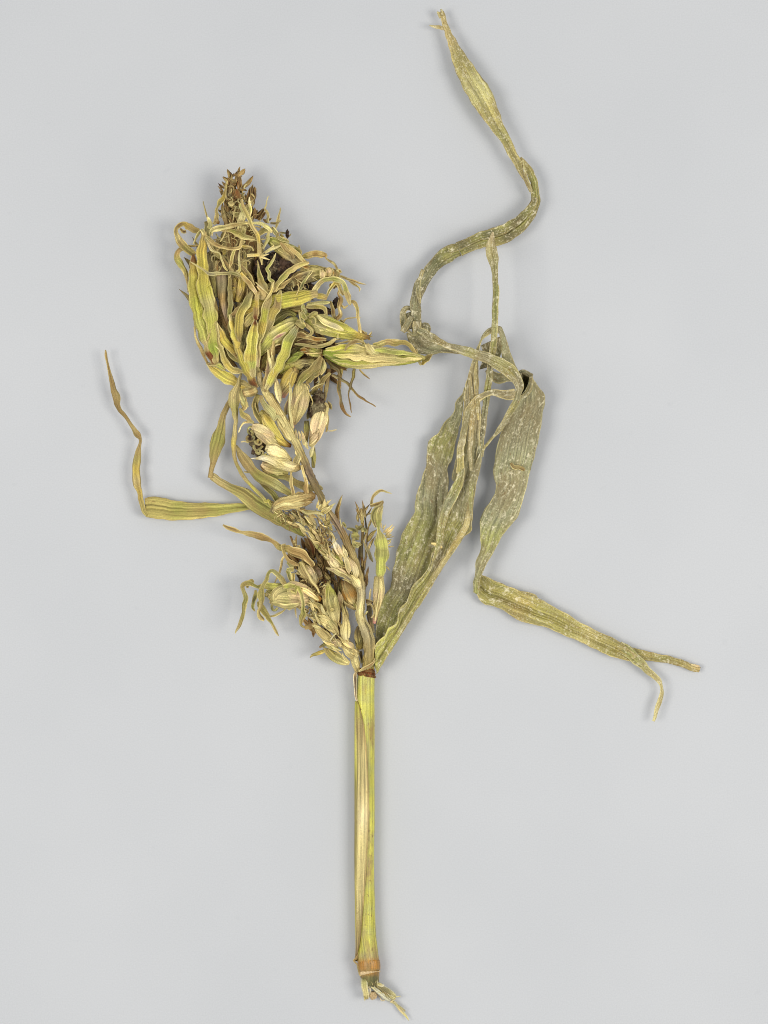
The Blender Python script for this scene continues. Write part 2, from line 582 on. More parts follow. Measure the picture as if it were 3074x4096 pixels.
# ------------------------------------------------------------------ stalk
def stalk_edges():
    return [(1466, 2700, 71), (1463, 2745, 72), (1461, 2850, 76), (1461, 3100, 77), (1461, 3300, 77), (1460, 3440, 76),
            (1462, 3600, 76), (1466, 3740, 79), (1472, 3820, 85), (1475, 3850, 87), (1477, 3884, 84), (1480, 3893, 78),
            (1480, 3905, 76), (1482, 3930, 68), (1480, 3945, 60)]
stalk = tube('stalk', plant, UNIT, [(x, y, w) for x, y, w in stalk_edges()], 42,
             (['lm', 'lm'] + ['yg', 'lm', 'yg'] * 11 + ['yg', 'ol', 'or', 'or', 'dg', 'dg']), 'stalk', flat=.95, ridge=.02, nr=9, na=36, crum=.4)
# ring of the lower joint
rng_me = Mesh()
add_tube(rng_me, UNIT, [(1477, 3840, 86), (1477, 3860, 91), (1478, 3880, 90), (1479, 3887, 82)], 42, 'or or or tb', flat=.96, ridge=.012, na=30, crum=.5)
rng_me.build('stalk_joint', 'stalk', stalk)
me = Mesh()
add_tube(me, UNIT, [(1479, 3884, 84), (1479, 3889, 90), (1480, 3894, 84)], 42, 'pk', flat=.96, ridge=.02, na=30, crum=1.5, seg=2)
me.build('joint_scar', 'fib', stalk)

# upper joint, reddish brown and wrinkled
me = Mesh()
for k, (y, w) in enumerate(((2676, 62), (2684, 68), (2693, 73), (2701, 76))):
    add_tube(me, UNIT, [(1468 + k * .5, y - 6, w - 6), (1468, y, w), (1467, y + 6, w - 4)], 44, ('rb', 'rb br', 'rb', 'br rb')[k], flat=.95, ridge=.04, na=26, crum=2.5, seg=3)
me.build('upper_joint', 'dry', stalk)

# leaf sheath wrapped round the left half of the stalk
def sheath():
    me = Mesh()
    edge = [(1431, 2805), (1441, 2830), (1455, 2890), (1463, 2950), (1470, 3030), (1474, 3130), (1476, 3240), (1474, 3320), (1470, 3420),
            (1463, 3520), (1456, 3610), (1448, 3710), (1439, 3790), (1431, 3825), (1424, 3845)]
    sm, ln = catmull(edge, 130)
    st, _ = catmull([(y, x, w) for x, y, w in stalk_edges()], 400)
    rows, cc, uvs = [], [], []
    for i, (ex, ey) in enumerate(sm):
        q = min(st, key=lambda s: abs(s[0] - ey))
        cx, r = q[1], q[2] / 2 + 2.5
        f = max(-.97, min(.97, (ex - cx) / r))
        te = math.asin(f)
        t0 = -2.6
        rr, cr, ur = [], [], []
        for j in range(27):
            u = j / 26
            th = t0 + (te - t0) * u
            rib_ = .9 * math.sin(th * r / 9 * 2.2)
            rad = r + rib_ + (2.6 * u ** 8) + (4 * max(0, (i - 112) / 18) ** 2 * u)
            x = cx + rad * math.sin(th)
            z = 42 + rad * .95 * math.cos(th)
            lift = 8 * max(0, (i - 120) / 10) ** 2
            rr.append(tuple(to_world(x - lift * (1 - u * .3), ey, max(2, z))))
            t = i / 129
            c = grad('yg ta st st pa st st st ta tb'.split(), t)
            g = grad('yg yg ol ol ye ol'.split(), t)
            e = max(0, min(1, (u - .52) / .14))
            c = tuple(g[k] * (1 - e) + c[k] * e for k in range(3))
            if u > .93:
                c = tuple(c[k] * .3 + PAL['tb'][k] * .7 for k in range(3))
            cr.append(c); ur.append((th * r + 900, t * ln))
        rows.append(rr); cc.append(cr); uvs.append(ur)
    me.grid(rows, cc, uvs)
    return me.build('leaf_sheath', 'sheath', stalk, 1.6)
sheath()
rib('sheath_curl', stalk, J, [(520, 405, 22), (505, 450, 38, 6), (508, 540, 36, 4), (510, 640, 30, 2), (520, 720, 24), (540, 780, 14)], 62, 'ta db db br ta', 'dry', cup=-.5, roll=10, edge='wh')
rib('sheath_collar', stalk, J, [(545, 400, 14), (600, 372, 34), (670, 335, 40), (725, 290, 30), (740, 240, 14)], 84, 'ta tb br tb', 'dry', cup=.1, roll=10)

# small dark curl low on the sheath
rib('sheath_curl', stalk, K, [(462, 1440, 10), (455, 1500, 16), (440, 1555, 20), (412, 1582, 18), (420, 1600, 12), (445, 1625, 14), (460, 1690, 16), (478, 1740, 12)], 58, 'tb br br db tb', 'dry', cup=.3, roll=10, seg=3)

# torn lower end
rib('torn_splinter', stalk, L, [(650, 470, 90), (655, 560, 100, 2), (670, 660, 105, -4), (685, 760, 95, -12), (690, 815, 60, -16)], 64, 'dg sg st st ta', 'fib', cup=.25, pleat=.12, roll=6, seg=3, edge='wh')
rib('torn_splinter', stalk, L, [(615, 440, 40), (625, 560, 50), (650, 680, 45), (660, 770, 30)], 50, 'dg dg gb', 'fib', cup=.3, roll=6, seg=3)
lump('pith', stalk, L, 805, 755, 36, 62, 66, 20, M['fib'], .3, 18, 'pk')
for p in [[(800, 560, 70), (900, 600, 110, 4), (1010, 690, 140, -2), (1110, 760, 130, -10), (1170, 790, 80, -14)],
          [(770, 600, 40, 6), (880, 690, 70, 8), (980, 770, 80, 2), (1080, 830, 60, -6)],
          [(830, 540, 60, 10), (900, 570, 70, 14), (960, 590, 50, 12), (985, 572, 14, 12)],
          [(720, 590, 30, 10), (760, 660, 26, 10), (745, 720, 30, 2), (740, 790, 24, -4)],
          [(735, 500, 20, 14), (730, 570, 26, 12), (740, 640, 20, 10)]]:
    rib('torn_splinter', stalk, L, p, 46, rnd.choice(['st wh wh', 'ta st pk', 'sg st wh', 'ta gb st']), 'fib', cup=.25, pleat=.2, roll=12, seg=3, edge='wh')
rib('torn_splinter', stalk, L, [(1090, 840, 50), (1170, 890, 46), (1260, 1000, 44), (1340, 1090, 34), (1395, 1170, 8)], 22, 'pk st pk st ye', 'fib', cup=.4, roll=6, seg=3)
rib('torn_splinter', stalk, L, [(1150, 860, 22), (1220, 920, 22), (1300, 985, 22), (1335, 1020, 12)], 24, 'wh st pk', 'fib', cup=.4, roll=6, seg=3)
rib('torn_splinter', stalk, L, [(1150, 775, 16), (1200, 775, 20), (1260, 765, 8)], 34, 'wh', 'fib', roll=6, seg=3)
fm = Mesh()
for k in range(46):
    x0, y0 = rnd.uniform(780, 1120), 0
    y0 = 560 + (x0 - 780) * .72 + rnd.uniform(-60, 60)
    a = rnd.uniform(.2, 1.1)
    l = rnd.uniform(40, 110)
    add_rib(fm, L, [(x0, y0, 7), (x0 + l * .5 * math.cos(a), y0 + l * .5 * math.sin(a), 9), (x0 + l * math.cos(a + rnd.uniform(-.3, .3)), y0 + l * math.sin(a), 4)], rnd.uniform(34, 66), rnd.choice(['wh', 'st', 'pk', 'ta']), seg=3, nc=3, crum=.3)
for k in range(26):
    x0 = rnd.uniform(650, 900); y0 = rnd.uniform(470, 560) if x0 > 720 else rnd.uniform(760, 800)
    l = rnd.uniform(25, 60)
    a = rnd.uniform(1.1, 1.9)
    add_rib(fm, L, [(x0, y0, 8), (x0 + l * .5 * math.cos(a), y0 + l * .5 * math.sin(a), 9), (x0 + l * math.cos(a), y0 + l * math.sin(a), 3)], rnd.uniform(46, 78), rnd.choice(['wh', 'st', 'sg', 'ta']), seg=3, nc=3, crum=.3)
for p in [[(860, 730), (920, 790), (935, 835), (985, 840), (1005, 815)], [(880, 720), (950, 780), (990, 820)], [(1000, 830), (960, 830), (930, 800)]]:
    add_rib(fm, L, [(x, y, 12) for x, y in p], 20, 'pk wh', seg=3, nc=4, crum=.3)
tag(fm.build('torn_fibres', 'fib', stalk, 1.), kind='stuff')

# ------------------------------------------------------------------ the long mildewed leaf from the upper joint
def big_leaf():
    me = Mesh()
    # lower half of the blade, lying left
    add_blade(me,
      [(G, [(100, 2000, 10), (108, 1850, -4), (112, 1700), (150, 1480), (205, 1395), (240, 1350), (250, 1250), (272, 1110), (300, 1000), (340, 890), (375, 815), (430, 740), (440, 680), (445, 600), (462, 540), (485, 480), (510, 400), (535, 330), (534, 240), (545, 160), (580, 100), (640, 65)]),
       (F, [(580, 1640, 8), (625, 1590, 12), (660, 1540, 18), (672, 1470, 24), (725, 1400, 30), (742, 1345, 34)])],
      [(G, [(128, 2060, 14), (250, 1830), (430, 1530, -6), (600, 1230, -8), (700, 980, -8), (735, 760, -10), (712, 560, -6), (722, 450, 6), (708, 360, 8), (755, 265, 12), (765, 170, 14)]),
       (F, [(700, 1690, 20), (720, 1600, 22), (735, 1480, 30), (750, 1350, 34)])],
      56, 'lm og og gb og og mo gb og mo gb'.split(), edge='st', cup=.06, pleat=.06, ruf=.1, nc=31, crum=2.2)
    # upper half folded back over it, rising to the bend
    add_blade(me,
      [(G, [(112, 1850, 10), (130, 1800, 6), (182, 1750, 4), (212, 1680), (285, 1640), (302, 1530), (345, 1490), (372, 1460), (400, 1380), (425, 1320), (500, 1245), (558, 1160), (575, 1070), (622, 1000), (628, 880), (655, 750), (690, 650), (715, 560), (770, 480), (742, 440), (768, 330), (790, 180)]),
       (F, [(712, 1720, 18), (722, 1650, 22), (738, 1520, 30), (742, 1400, 36), (780, 1220, 46), (822, 1090, 60), (862, 990, 72), (905, 915, 84), (965, 862, 92)])],
      [(G, [(122, 2070, -14), (260, 1850, -24), (400, 1620, -22), (560, 1370, -20), (640, 1230, -16), (750, 1070, -12), (850, 930, -8), (906, 872, -4), (912, 800), (930, 600, 6), (960, 430, 10), (985, 230, 14)]),
       (F, [(872, 1750, 24), (884, 1600, 28), (872, 1480, 36), (862, 1380, 40), (862, 1240, 52), (856, 1110, 64), (870, 1010, 78), (900, 945, 88), (968, 895, 96)])],
      96, 'lm lm og og gb og mo mo mo gy gy mo mo'.split(), edge='st', cup=.07, pleat=.09, ruf=.06, nc=31, crum=2.4)
    # the bend over the top and down the right side
    add_blade(me,
      [(F, [(895, 930), (940, 880, 8), (985, 868, 12), (1030, 905, 10), (1045, 960, 4), (1052, 1050, -10), (1075, 1150, -30), (1130, 1230, -46), (1192, 1318, -56)])],
      [(F, [(880, 940, -4), (915, 885, -2), (965, 850, 0), (1040, 842, 2), (1064, 880), (1105, 990, -10), (1150, 1130, -30), (1190, 1205, -46), (1228, 1300, -56)])],
      182, 'mo gy mo mo mo gb'.split(), edge='ta', cup=.22, pleat=.07, ruf=.04, nc=17, crum=2)
    # inner face of the bend seen through the gap
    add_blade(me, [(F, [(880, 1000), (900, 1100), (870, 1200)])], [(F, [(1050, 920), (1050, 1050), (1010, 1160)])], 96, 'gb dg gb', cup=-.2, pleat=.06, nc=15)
    # broad blade coming down from the rolled mouth
    add_blade(me,
      [(F, [(1212, 1428, 54), (1190, 1490, 44), (1150, 1540, 36), (1085, 1640, 24), (1042, 1740, 12), (1012, 1850, 4), (1000, 1950), (985, 2060)]),
       (G, [(1108, 500), (1098, 570), (1058, 640), (1005, 720), (978, 800), (978, 900), (985, 980), (975, 1060), (948, 1130), (938, 1230), (922, 1310), (926, 1390)])],
      [(F, [(1292, 1262, 64), (1345, 1320, 44), (1400, 1395, 22), (1412, 1450, 14), (1396, 1540, 10), (1372, 1700, 6), (1330, 1900, 2), (1285, 2060)]),
       (G, [(1345, 590), (1292, 750), (1262, 800), (1172, 905, 4), (1112, 1020, 10), (1045, 1135, 14), (1000, 1220, 18), (975, 1300, 20), (968, 1410, 14)])],
      74, 'mo gb gb mo gb mo og mo og'.split(), edge='st', cup=.10, pleat=.045, ruf=.07, nc=31, crum=2.2)
    # inside of the rolled mouth, colour darkened inward to deepen its shade
    cu = [(1215, 1224), (1255, 1226), (1288, 1258), (1297, 1310), (1284, 1368), (1246, 1414), (1212, 1424), (1196, 1380), (1202, 1300), (1204, 1250), (1215, 1224)]
    ring, _ = catmull([(F[0] + x * F[2], F[1] + y * F[2], 0) for x, y in cu], 29)
    gx = sum(p[0] for p in ring) / 29; gy = sum(p[1] for p in ring) / 29
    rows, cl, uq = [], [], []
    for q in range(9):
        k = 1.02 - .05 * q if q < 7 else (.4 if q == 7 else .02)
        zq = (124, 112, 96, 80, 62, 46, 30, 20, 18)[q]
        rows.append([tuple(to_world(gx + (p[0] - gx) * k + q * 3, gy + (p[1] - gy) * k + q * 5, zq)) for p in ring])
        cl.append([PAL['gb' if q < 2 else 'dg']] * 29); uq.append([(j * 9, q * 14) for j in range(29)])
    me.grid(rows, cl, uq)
    # front lip of the rolled mouth
    add_rib(me, F, [(1296, 1258, 26), (1300, 1300, 30), (1286, 1360, 34), (1250, 1412, 32), (1212, 1428, 24)], 138, 'gb mo', cup=.4, roll=4, edge='st')
    add_rib(me, F, [(1200, 1225, 24), (1235, 1215, 34), (1280, 1240, 40), (1312, 1250, 26)], 112, 'mo gb', cup=.2, roll=8, edge='pk')
    # turn, then the end of the blade to the right
    add_blade(me,
      [(H, [(183, 150), (240, 172), (320, 205), (400, 238), (512, 264), (545, 295), (670, 365), (800, 442), (900, 495), (985, 532), (1060, 580), (1130, 640)])],
      [(H, [(150, 242, 6), (200, 325, 2), (262, 342), (330, 368), (392, 412), (480, 445), (590, 470), (690, 515), (780, 552), (880, 600), (965, 638), (1100, 678)])],
      40, 'og og ol og og sg og ol'.split(), edge='st', cup=.12, pleat=.025, ruf=.08, groove=.2, nc=41, crum=1.2)
    add_rib(me, H, [(1085, 600, 30), (1130, 622, 56), (1200, 642, 52), (1290, 655, 46), (1360, 672, 44), (1430, 698, 42), (1510, 722, 34)], 24, 'og ol og ol ta', cup=.15, groove=.15, roll=10, edge='ta')
    add_rib(me, H, [(1455, 690, 10), (1490, 700, 14), (1508, 702, 8)], 24, 'ta pk', roll=8)
    add_rib(me, H, [(1020, 575, 60, -10), (1095, 628, 70, -2), (1160, 690, 52), (1215, 745, 38), (1258, 785, 30), (1278, 825, 17), (1276, 880, 26), (1262, 930, 28), (1245, 985, 22), (1230, 1034, 16)], 46, 'ol og ol ta ta ta st', cup=.2, roll=12, edge='st')
    o = me.build('leaf_blade', 'leaf', plant, 2.4)
    tag(o, 'broad grey-green mildewed leaf folded back on itself')
    # loose torn strips of the same blade
    rib('torn_strip', o, F, [(1165, 1405, 90), (1100, 1410, 80), (1040, 1402, 64, 6), (960, 1392, 46, 20), (890, 1425, 54, 24), (830, 1475, 66, 20), (785, 1545, 62, 14), (755, 1640, 56, 6), (735, 1760, 50), (715, 1900, 56), (705, 2060, 60, -10)], 136, 'gy gb gb ta mo mo gy ol ol'.split(), 'leaf', cup=.2, roll=14, edge='st')
    rib('torn_strip', o, F, [(980, 58, 14), (972, 110, 50), (965, 200, 92), (982, 300, 84), (998, 400, 48), (1003, 550, 55), (998, 700, 55), (995, 850, 54), (986, 1000, 54), (968, 1100, 52, -10), (952, 1250, 55, -40), (930, 1400, 56, -70), (912, 1550, 54, -80), (892, 1700, 52, -84), (872, 1850, 50, -86), (852, 2000, 44, -90)], 206, 'pk st sg og og sg og mo og mo gb mo gb'.split(), 'leaf', cup=.22, roll=12, groove=.08, edge='ta')
    rib('torn_strip', o, F, [(930, 1200, 40), (1010, 1270, 90), (1100, 1260, 70), (1200, 1300, 50)], 92, 'gb mo gb', 'leaf', cup=.1)
    rib('leaf_fold', o, G, [(585, 1130, 14, -6), (632, 1000, 40), (655, 850, 62), (700, 690, 80), (765, 560, 84), (815, 440, 66), (835, 300, 44), (850, 150, 26), (870, 20, 12)], 124, 'ol og ol mo og mo ol ta', 'leaf', cup=.16, pleat=.12, roll=10, edge='ta')
    rib('leaf_fold', o, G, [(985, 230, 20), (960, 330, 50), (925, 450, 56), (905, 560, 44), (900, 680, 30), (905, 780, 12)], 128, 'mo gb og gb', 'leaf', cup=.2, pleat=.08, roll=8, edge='ta')
    rib('midrib', o, G, [(890, 640, 16, 6), (880, 760, 46, 4), (850, 860, 52, 2), (770, 985, 46), (690, 1110, 40, -6), (600, 1260, 38, -10), (480, 1450, 36, -14), (350, 1650, 34, -18), (230, 1840, 40, -22), (150, 1980, 44, -26)], 122, 'ta st go st ol lm sg lm lm', 'leaf', cup=.35, pleat=.08, roll=5, edge='ta')
    rib('leaf_fold', o, F, [(790, 1240, 20), (800, 1400, 34), (815, 1560, 40), (800, 1720, 44), (790, 1880, 36), (800, 2040, 20)], 148, 'gy mo ta gy mo', 'leaf', cup=.25, pleat=.1, roll=10, edge='ta')
    rib('leaf_fold', o, F, [(845, 1130, 14), (838, 1250, 26), (842, 1380, 30), (850, 1500, 24), (860, 1620, 12)], 156, 'sg mo ol', 'leaf', cup=.25, pleat=.1, roll=10, edge='st')
    return o
leaf1 = big_leaf()

# ------------------------------------------------------------------ long S-shaped twisted leaf at the top right
def s_leaf():
    me = Mesh()
    add_rib(me, E, [(552, 95, 40, -8), (570, 150, 46, -4), (590, 210, 48), (608, 275, 52, 4), (665, 400, 92, 10), (735, 560, 148, 14), (815, 690, 182, 18), (895, 820, 192, 22), (955, 940, 150, 26), (1010, 1040, 116, 28), (1085, 1160, 86, 28), (1140, 1260, 78, 28), (1180, 1340, 66, 26), (1215, 1430, 44, 24), (1260, 1500, 36, 22), (1300, 1590, 30, 20)],
            52, 'ta ta ta ol ol sg sg ol ol og ol ol ta ta'.split(), cup=.10, pleat=.06, groove=.05, roll=8, edge='ta', nc=23)
    add_rib(me, E, [(575, 240, 24), (540, 228, 30), (500, 222, 22), (455, 210, 6)], 52, 'ta st', roll=8, seg=3)
    add_rib(me, E, [(545, 150, 16), (530, 115, 18), (522, 95, 8)], 48, 'ta st', roll=8, seg=3)
    add_rib(me, E, [(566, 130, 22), (558, 100, 20), (550, 76, 10)], 50, 'ta st', roll=8, seg=3)
    add_rib(me, E, [(1205, 1310, 26), (1240, 1360, 50), (1290, 1430, 62, 4), (1322, 1520, 66, 4), (1335, 1610, 68, 2), (1330, 1680, 84), (1290, 1760, 104), (1220, 1850, 118), (1130, 1915, 140), (1040, 1955, 150), (960, 1975, 150), (880, 1990, 128), (790, 2030, 112), (700, 2072, 124), ],
            60, 'ta ol og og ol og og dg og og gg og'.split(), cup=.14, pleat=.09, groove=.08, roll=8, edge='ta', nc=25)
    add_rib(me, E, [(1335, 1640, 26), (1318, 1690, 44), (1272, 1745, 56), (1200, 1815, 66), (1115, 1878, 76), (1030, 1918, 80), (950, 1942, 78), (870, 1962, 64), (780, 2002, 62), (690, 2046, 66), (610, 2080, 50)], 84, 'dg og dg og dg og dg og', cup=.2, pleat=.1, roll=10, edge='ta', nc=15)
    add_rib(me, E, [(1232, 1335, 10), (1240, 1400, 14), (1262, 1470, 14), (1290, 1540, 12), (1302, 1610, 10)], 92, 'st ta', roll=10, seg=3)
    add_rib(me, E, [(1210, 1350, 10), (1225, 1335, 10), (1240, 1330, 6)], 92, 'st', roll=10, seg=3)
    add_rib(me, F, [(700, 205, 120), (620, 235, 136), (545, 285, 120), (480, 345, 112), (430, 420, 112), (385, 500, 108, 8), (352, 580, 96, 16), (338, 650, 92, 24), (340, 720, 86, 30), (345, 790, 88, 30), (345, 850, 84, 20), (350, 900, 60, 4)],
            60, 'og og dg mo mo gy mo mo gb'.split(), cup=.18, pleat=.09, groove=.10, roll=16, edge='ta', nc=21)
    add_rib(me, F, [(400, 370, 30), (372, 450, 28), (360, 540, 34), (368, 600, 28), (378, 650, 12)], 104, 'ta mo ta', cup=.4, roll=14, edge='st')
    o = me.build('leaf_blade', 'leaf', plant, 2.4)
    tag(o, 'long narrow leaf twisted into an S with a frayed tip')
    # rolled curl at its lower end
    cm = Mesh()
    add_rib(cm, F, [(300, 690, 40), (258, 690, 44, 6), (232, 730, 46, 10), (240, 790, 60, 10), (245, 850, 60, 4), (240, 885, 40)], 84, 'mo gy mo gb', cup=.5, roll=14, edge='ta')
    add_rib(cm, F, [(310, 760, 40), (285, 805, 48), (255, 850, 52), (232, 888, 44)], 118, 'gy mo gy', cup=.3, roll=12, edge='ta')
    add_rib(cm, F, [(355, 800, 70), (352, 850, 60), (338, 905, 30)], 126, 'gy mo', cup=.3, roll=12, edge='st')
    add_rib(cm, F, [(270, 870, 20), (300, 905, 30), (335, 912, 20), (362, 890, 14)], 104, 'gb mo', cup=.3, roll=10, edge='st')
    add_rib(cm, F, [(392, 840, 40), (430, 840, 50), (440, 880, 46), (420, 915, 20)], 80, 'gb mo', cup=.4, roll=10, edge='ta')
    add_rib(cm, F, [(270, 730, 70), (290, 790, 80), (310, 860, 90)], 50, 'dg gb', cup=-.2, roll=10)
    cm.build('rolled_curl', 'leaf', o, 2.2)
    # flap and the strip that runs on to the right
    fm2 = Mesh()
    add_blade(fm2, [(F, [(262, 900), (290, 980), (330, 1050), (400, 1072), (480, 1078), (560, 1062), (720, 1072)])], [(F, [(380, 860), (430, 910), (490, 960), (560, 1000), (620, 1010), (670, 1035), (722, 1060)])], 58, 'mo gb mo gb ta', edge='ta', cup=.1, pleat=.09, nc=17)
    fm2.build('torn_flap', 'leaf', o, 2.2)
    rib('torn_strip', o, F, [(362, 868, 40, -50), (430, 905, 62, -36), (505, 950, 66, -24), (590, 995, 50, -10), (680, 1020, 60), (760, 1045, 74, 10), (850, 1078, 82, 16), (940, 1105, 90, 22), (1030, 1150, 104, 24), (1110, 1205, 108, 22), (1165, 1265, 100, 18), (1196, 1330, 74, 12), (1192, 1395, 54, 4), (1172, 1470, 62, -6), (1120, 1560, 52, -20), (1070, 1640, 46, -34), (1025, 1710, 36, -46), (990, 1752, 20, -56), (940, 1810, 24, -66), (900, 1860, 26, -72), (882, 1920, 34, -84)],
        188, 'mo mo ta gy sg gy sg ol gy mo ol gy mo ol gy'.split(), 'leaf', cup=.18, pleat=.08, groove=.08, roll=14, edge='st', nc=17)
    return o
leaf2 = s_leaf()

# ------------------------------------------------------------------ narrow leaves on the left
def left_leaf():
    me = Mesh()
    add_rib(me, I, [((C[0], C[1], C[2]), 740, 770, 30, 30), (1600, 1560, 60, 24), (1500, 1600, 62, 16), (1390, 1608, 74, 8), (1250, 1625, 104, 4), (1100, 1635, 136), (900, 1646, 164), (720, 1638, 194), (560, 1612, 206), (480, 1614, 176)],
            40, 'dg og og og og ol og ol ol'.split(), cup=.05, pleat=.03, groove=.05, ruf=.05, roll=3, edge='ta', nc=21)
    add_rib(me, I, [(492, 1690, 30, -4), (462, 1640, 46), (440, 1560, 46), (425, 1470, 54), (402, 1380, 72), (392, 1250, 76), (402, 1120, 66), (425, 1030, 40), (432, 965, 32), (405, 920, 58), (372, 870, 46), (330, 808, 34), (282, 740, 34), (228, 672, 42), (208, 590, 72), (188, 520, 58), (165, 440, 48), (142, 340, 30), (122, 250, 24), (108, 175, 26), (102, 118, 8)],
            52, 'ol ol go ta go ol ta tb ta tb tb ta tb tb tb br'.split(), cup=.15, pleat=.09, groove=.10, roll=20, edge='ta')
    o = me.build('leaf_blade', 'leafy', plant, 2.2)
    tag(o, 'narrow tan leaf bent at a right angle with a crinkled tip')
    return o
leaf3 = left_leaf()
me = Mesh()
add_rib(me, C, [(960, 1000, 30, -20), (900, 955, 62), (820, 900, 92), (700, 830, 112), (610, 775, 116), (545, 722, 108), (480, 680, 84), (400, 640, 62), (330, 600, 54), (285, 572, 56), (262, 566, 40)], 76, 'og og og og og ol ol ta ta'.split(), cup=.12, pleat=.06, groove=.05, roll=10, edge='ta', nc=19)
add_rib(me, C, [(258, 575, 30), (268, 530, 36), (282, 460, 46), (300, 370, 90), (320, 290, 108), (342, 215, 72), (348, 150, 50), (372, 80, 42), (408, 10, 36), (440, -60, 30)], 84, 'ta ta ol og ol ta ta tb'.split(), cup=.15, pleat=.06, groove=.06, roll=22, edge='ta')
leaf4 = tag(me.build('leaf_blade', 'leafy', plant, 2.2), 'olive leaf folded up at its kinked tip')
rib('leaf_blade', plant, I, [(1388, 340, 14, 20), (1360, 430, 56, 18), (1325, 560, 108, 10), (1325, 680, 84), (1335, 790, 44), (1332, 880, 42), (1322, 960, 56), (1318, 1060, 42), (1330, 1150, 36), (1368, 1245, 34), (1425, 1335, 38), (1490, 1412, 42), (1560, 1482, 40), (1605, 1530, 34), (1620, 1560, 30), (1650, 1548, 30), (1668, 1590, 28), (1690, 1580, 24), (1705, 1620, 16)], 112, 'ta ta ta ol ta ta go ta og ta ye ol ye ol'.split(), cup=.2, pleat=.08, roll=24, edge='ta')
rib('leaf_blade', plant, C, [(452, 335, 16), (488, 400, 52), (530, 462, 78), (575, 520, 72), (640, 568, 84), (720, 612, 84), (785, 650, 62), (850, 692, 46), (910, 730, 34, -10)], 98, 'ta ta ta og ol sg ol ta'.split(), cup=.18, pleat=.1, groove=.08, roll=16, edge='ta')
rib('leaf_blade', plant, C, [(510, 530, 8), (580, 536, 20), (650, 546, 30), (740, 556, 42), (830, 572, 48), (900, 610, 54), (970, 645, 56), (1060, 650, 50), (1092, 658, 12)], 78, 'ta ta og ol ol ta ta', cup=.2, pleat=.08, roll=14)
rib('leaf_blade', plant, C, [(620, 600, 12), (680, 650, 34), (730, 700, 44), (770, 760, 44), (800, 800, 20)], 60, 'dg og dg', cup=.2)
# ------------------------------------------------------------------ tassel stem
stem = tube('tassel_stem', plant, D, [(1150, 1150, 78, -60), (1157, 1060, 82, -40), (1160, 970, 86, -20), (1140, 890, 80, -6), (1105, 820, 70), (1090, 740, 66, 4), (1100, 640, 66, 8), (1098, 560, 68, 10), (1080, 460, 64, 12), (1055, 370, 58, 14), (1010, 260, 56, 16), (960, 150, 52, 18), (905, 60, 50, 20),
      (C, 1120, 800, 48, 22), (C, 1060, 680, 50, 24), (C, 1000, 560, 56, 26), (C, 950, 440, 58, 28), (C, 890, 310, 60, 30), (C, 830, 200, 62, 32), (C, 760, 80, 66, 34), (C, 700, -20, 66, 34), (B, 870, 890, 60, 30), (B, 820, 790, 40, 24), (B, 790, 690, 34, 14), (B, 740, 540, 50, -10), (B, 700, 380, 60, -20), (A, 650, 1000, 60, -20), (A, 620, 800, 60, -20), (A, 605, 600, 50, -20), (A, 600, 420, 44, -20), (A, 610, 260, 30, -20)],
      112, 'go ta gy st gy ta ta tb pu ta tb pu ta st st ta st st gy st ta ta ta tb tb br br br'.split(), 'stem', flat=.85, ridge=.09, nr=5, na=26, crum=6, seg=7)
tag(stem, 'straw and purple-grey tassel stem')

def rl(par, K, z, cols, pts, name='bract', mat='leafy', **kw):
    return rib(name, par, K, pts, z, cols, mat, **kw)
def tl(par, K, z, cols, pts, name='husk', mat='husk', **kw):
    return tube(name, par, K, pts, z, cols, mat, **kw)

# ================================================================== pale husks along the middle of the stem (C)
tl(stem, C, 118, 'pk pa pk st ta', [(572, 190, 44), (625, 222, 96, 6), (680, 270, 108, 10), (730, 320, 80, 6), (775, 350, 34)], flat=.6, ridge=.08)
tl(stem, C, 116, 'ol go ye ye go rb', [(632, 85, 40), (665, 120, 62, 6), (700, 180, 80, 8), (745, 250, 76, 8), (800, 312, 58, 6), (858, 338, 28)], flat=.6, ridge=.07)
tl(stem, C, 132, 'pa pa st ta', [(672, 350, 46), (715, 365, 86, 6), (770, 395, 96, 8), (820, 425, 66, 4), (862, 448, 24)], flat=.5, ridge=.09)
tl(stem, C, 140, 'wh wh pa st pa ta', [(562, 432, 6), (625, 432, 22, 4), (690, 436, 50, 8), (780, 465, 84, 10), (860, 492, 84, 8), (925, 488, 56)], flat=.5, ridge=.12)
rl(stem, C, 150, 'wh st', [(600, 436, 10), (650, 420, 26), (700, 418, 20)], roll=10)
tl(stem, C, 84, 'pk ta sg ol', [(640, 470, 40), (700, 495, 70), (765, 512, 72), (840, 528, 40)], flat=.6, ridge=.1)
tl(stem, C, 74, 'rb tb ta ol', [(635, 480, 22), (680, 520, 50), (740, 535, 44), (820, 545, 24)], flat=.6)
tl(stem, B, 128, 'st st pk st ta ro', [(1118, 800, 84), (1112, 870, 118, 8), (1090, 960, 122, 10), (1068, 1040, 88, 4), (1050, 1110, 40), (C, 882, 205, 18)], flat=.5, ridge=.11)
rl(stem, Q, 176, 'st pa st ta', [(445, 205, 10), (470, 330, 44), (460, 480, 40), (455, 620, 36), (470, 760, 40), (500, 900, 36), (520, 970, 20)], 'bract', 'husk', cup=.3, roll=10)
rl(stem, Q, 172, 'pa st ta', [(700, 330, 20), (640, 440, 30), (560, 600, 40), (520, 760, 30)], 'bract', 'husk', cup=.3, roll=10)
tl(stem, C, 108, 'pk pa pk pk st', [(1105, 30, 50), (1090, 80, 74, 4), (1068, 150, 108, 10), (1045, 230, 98, 8), (1020, 300, 66, 2), (1002, 345, 26)], flat=.55, ridge=.08)
rl(stem, Q, 132, 'ta st pk', [(1040, 545, 40), (1090, 610, 50), (1060, 760, 50), (1040, 900, 30)], 'bract', 'husk', cup=.3)
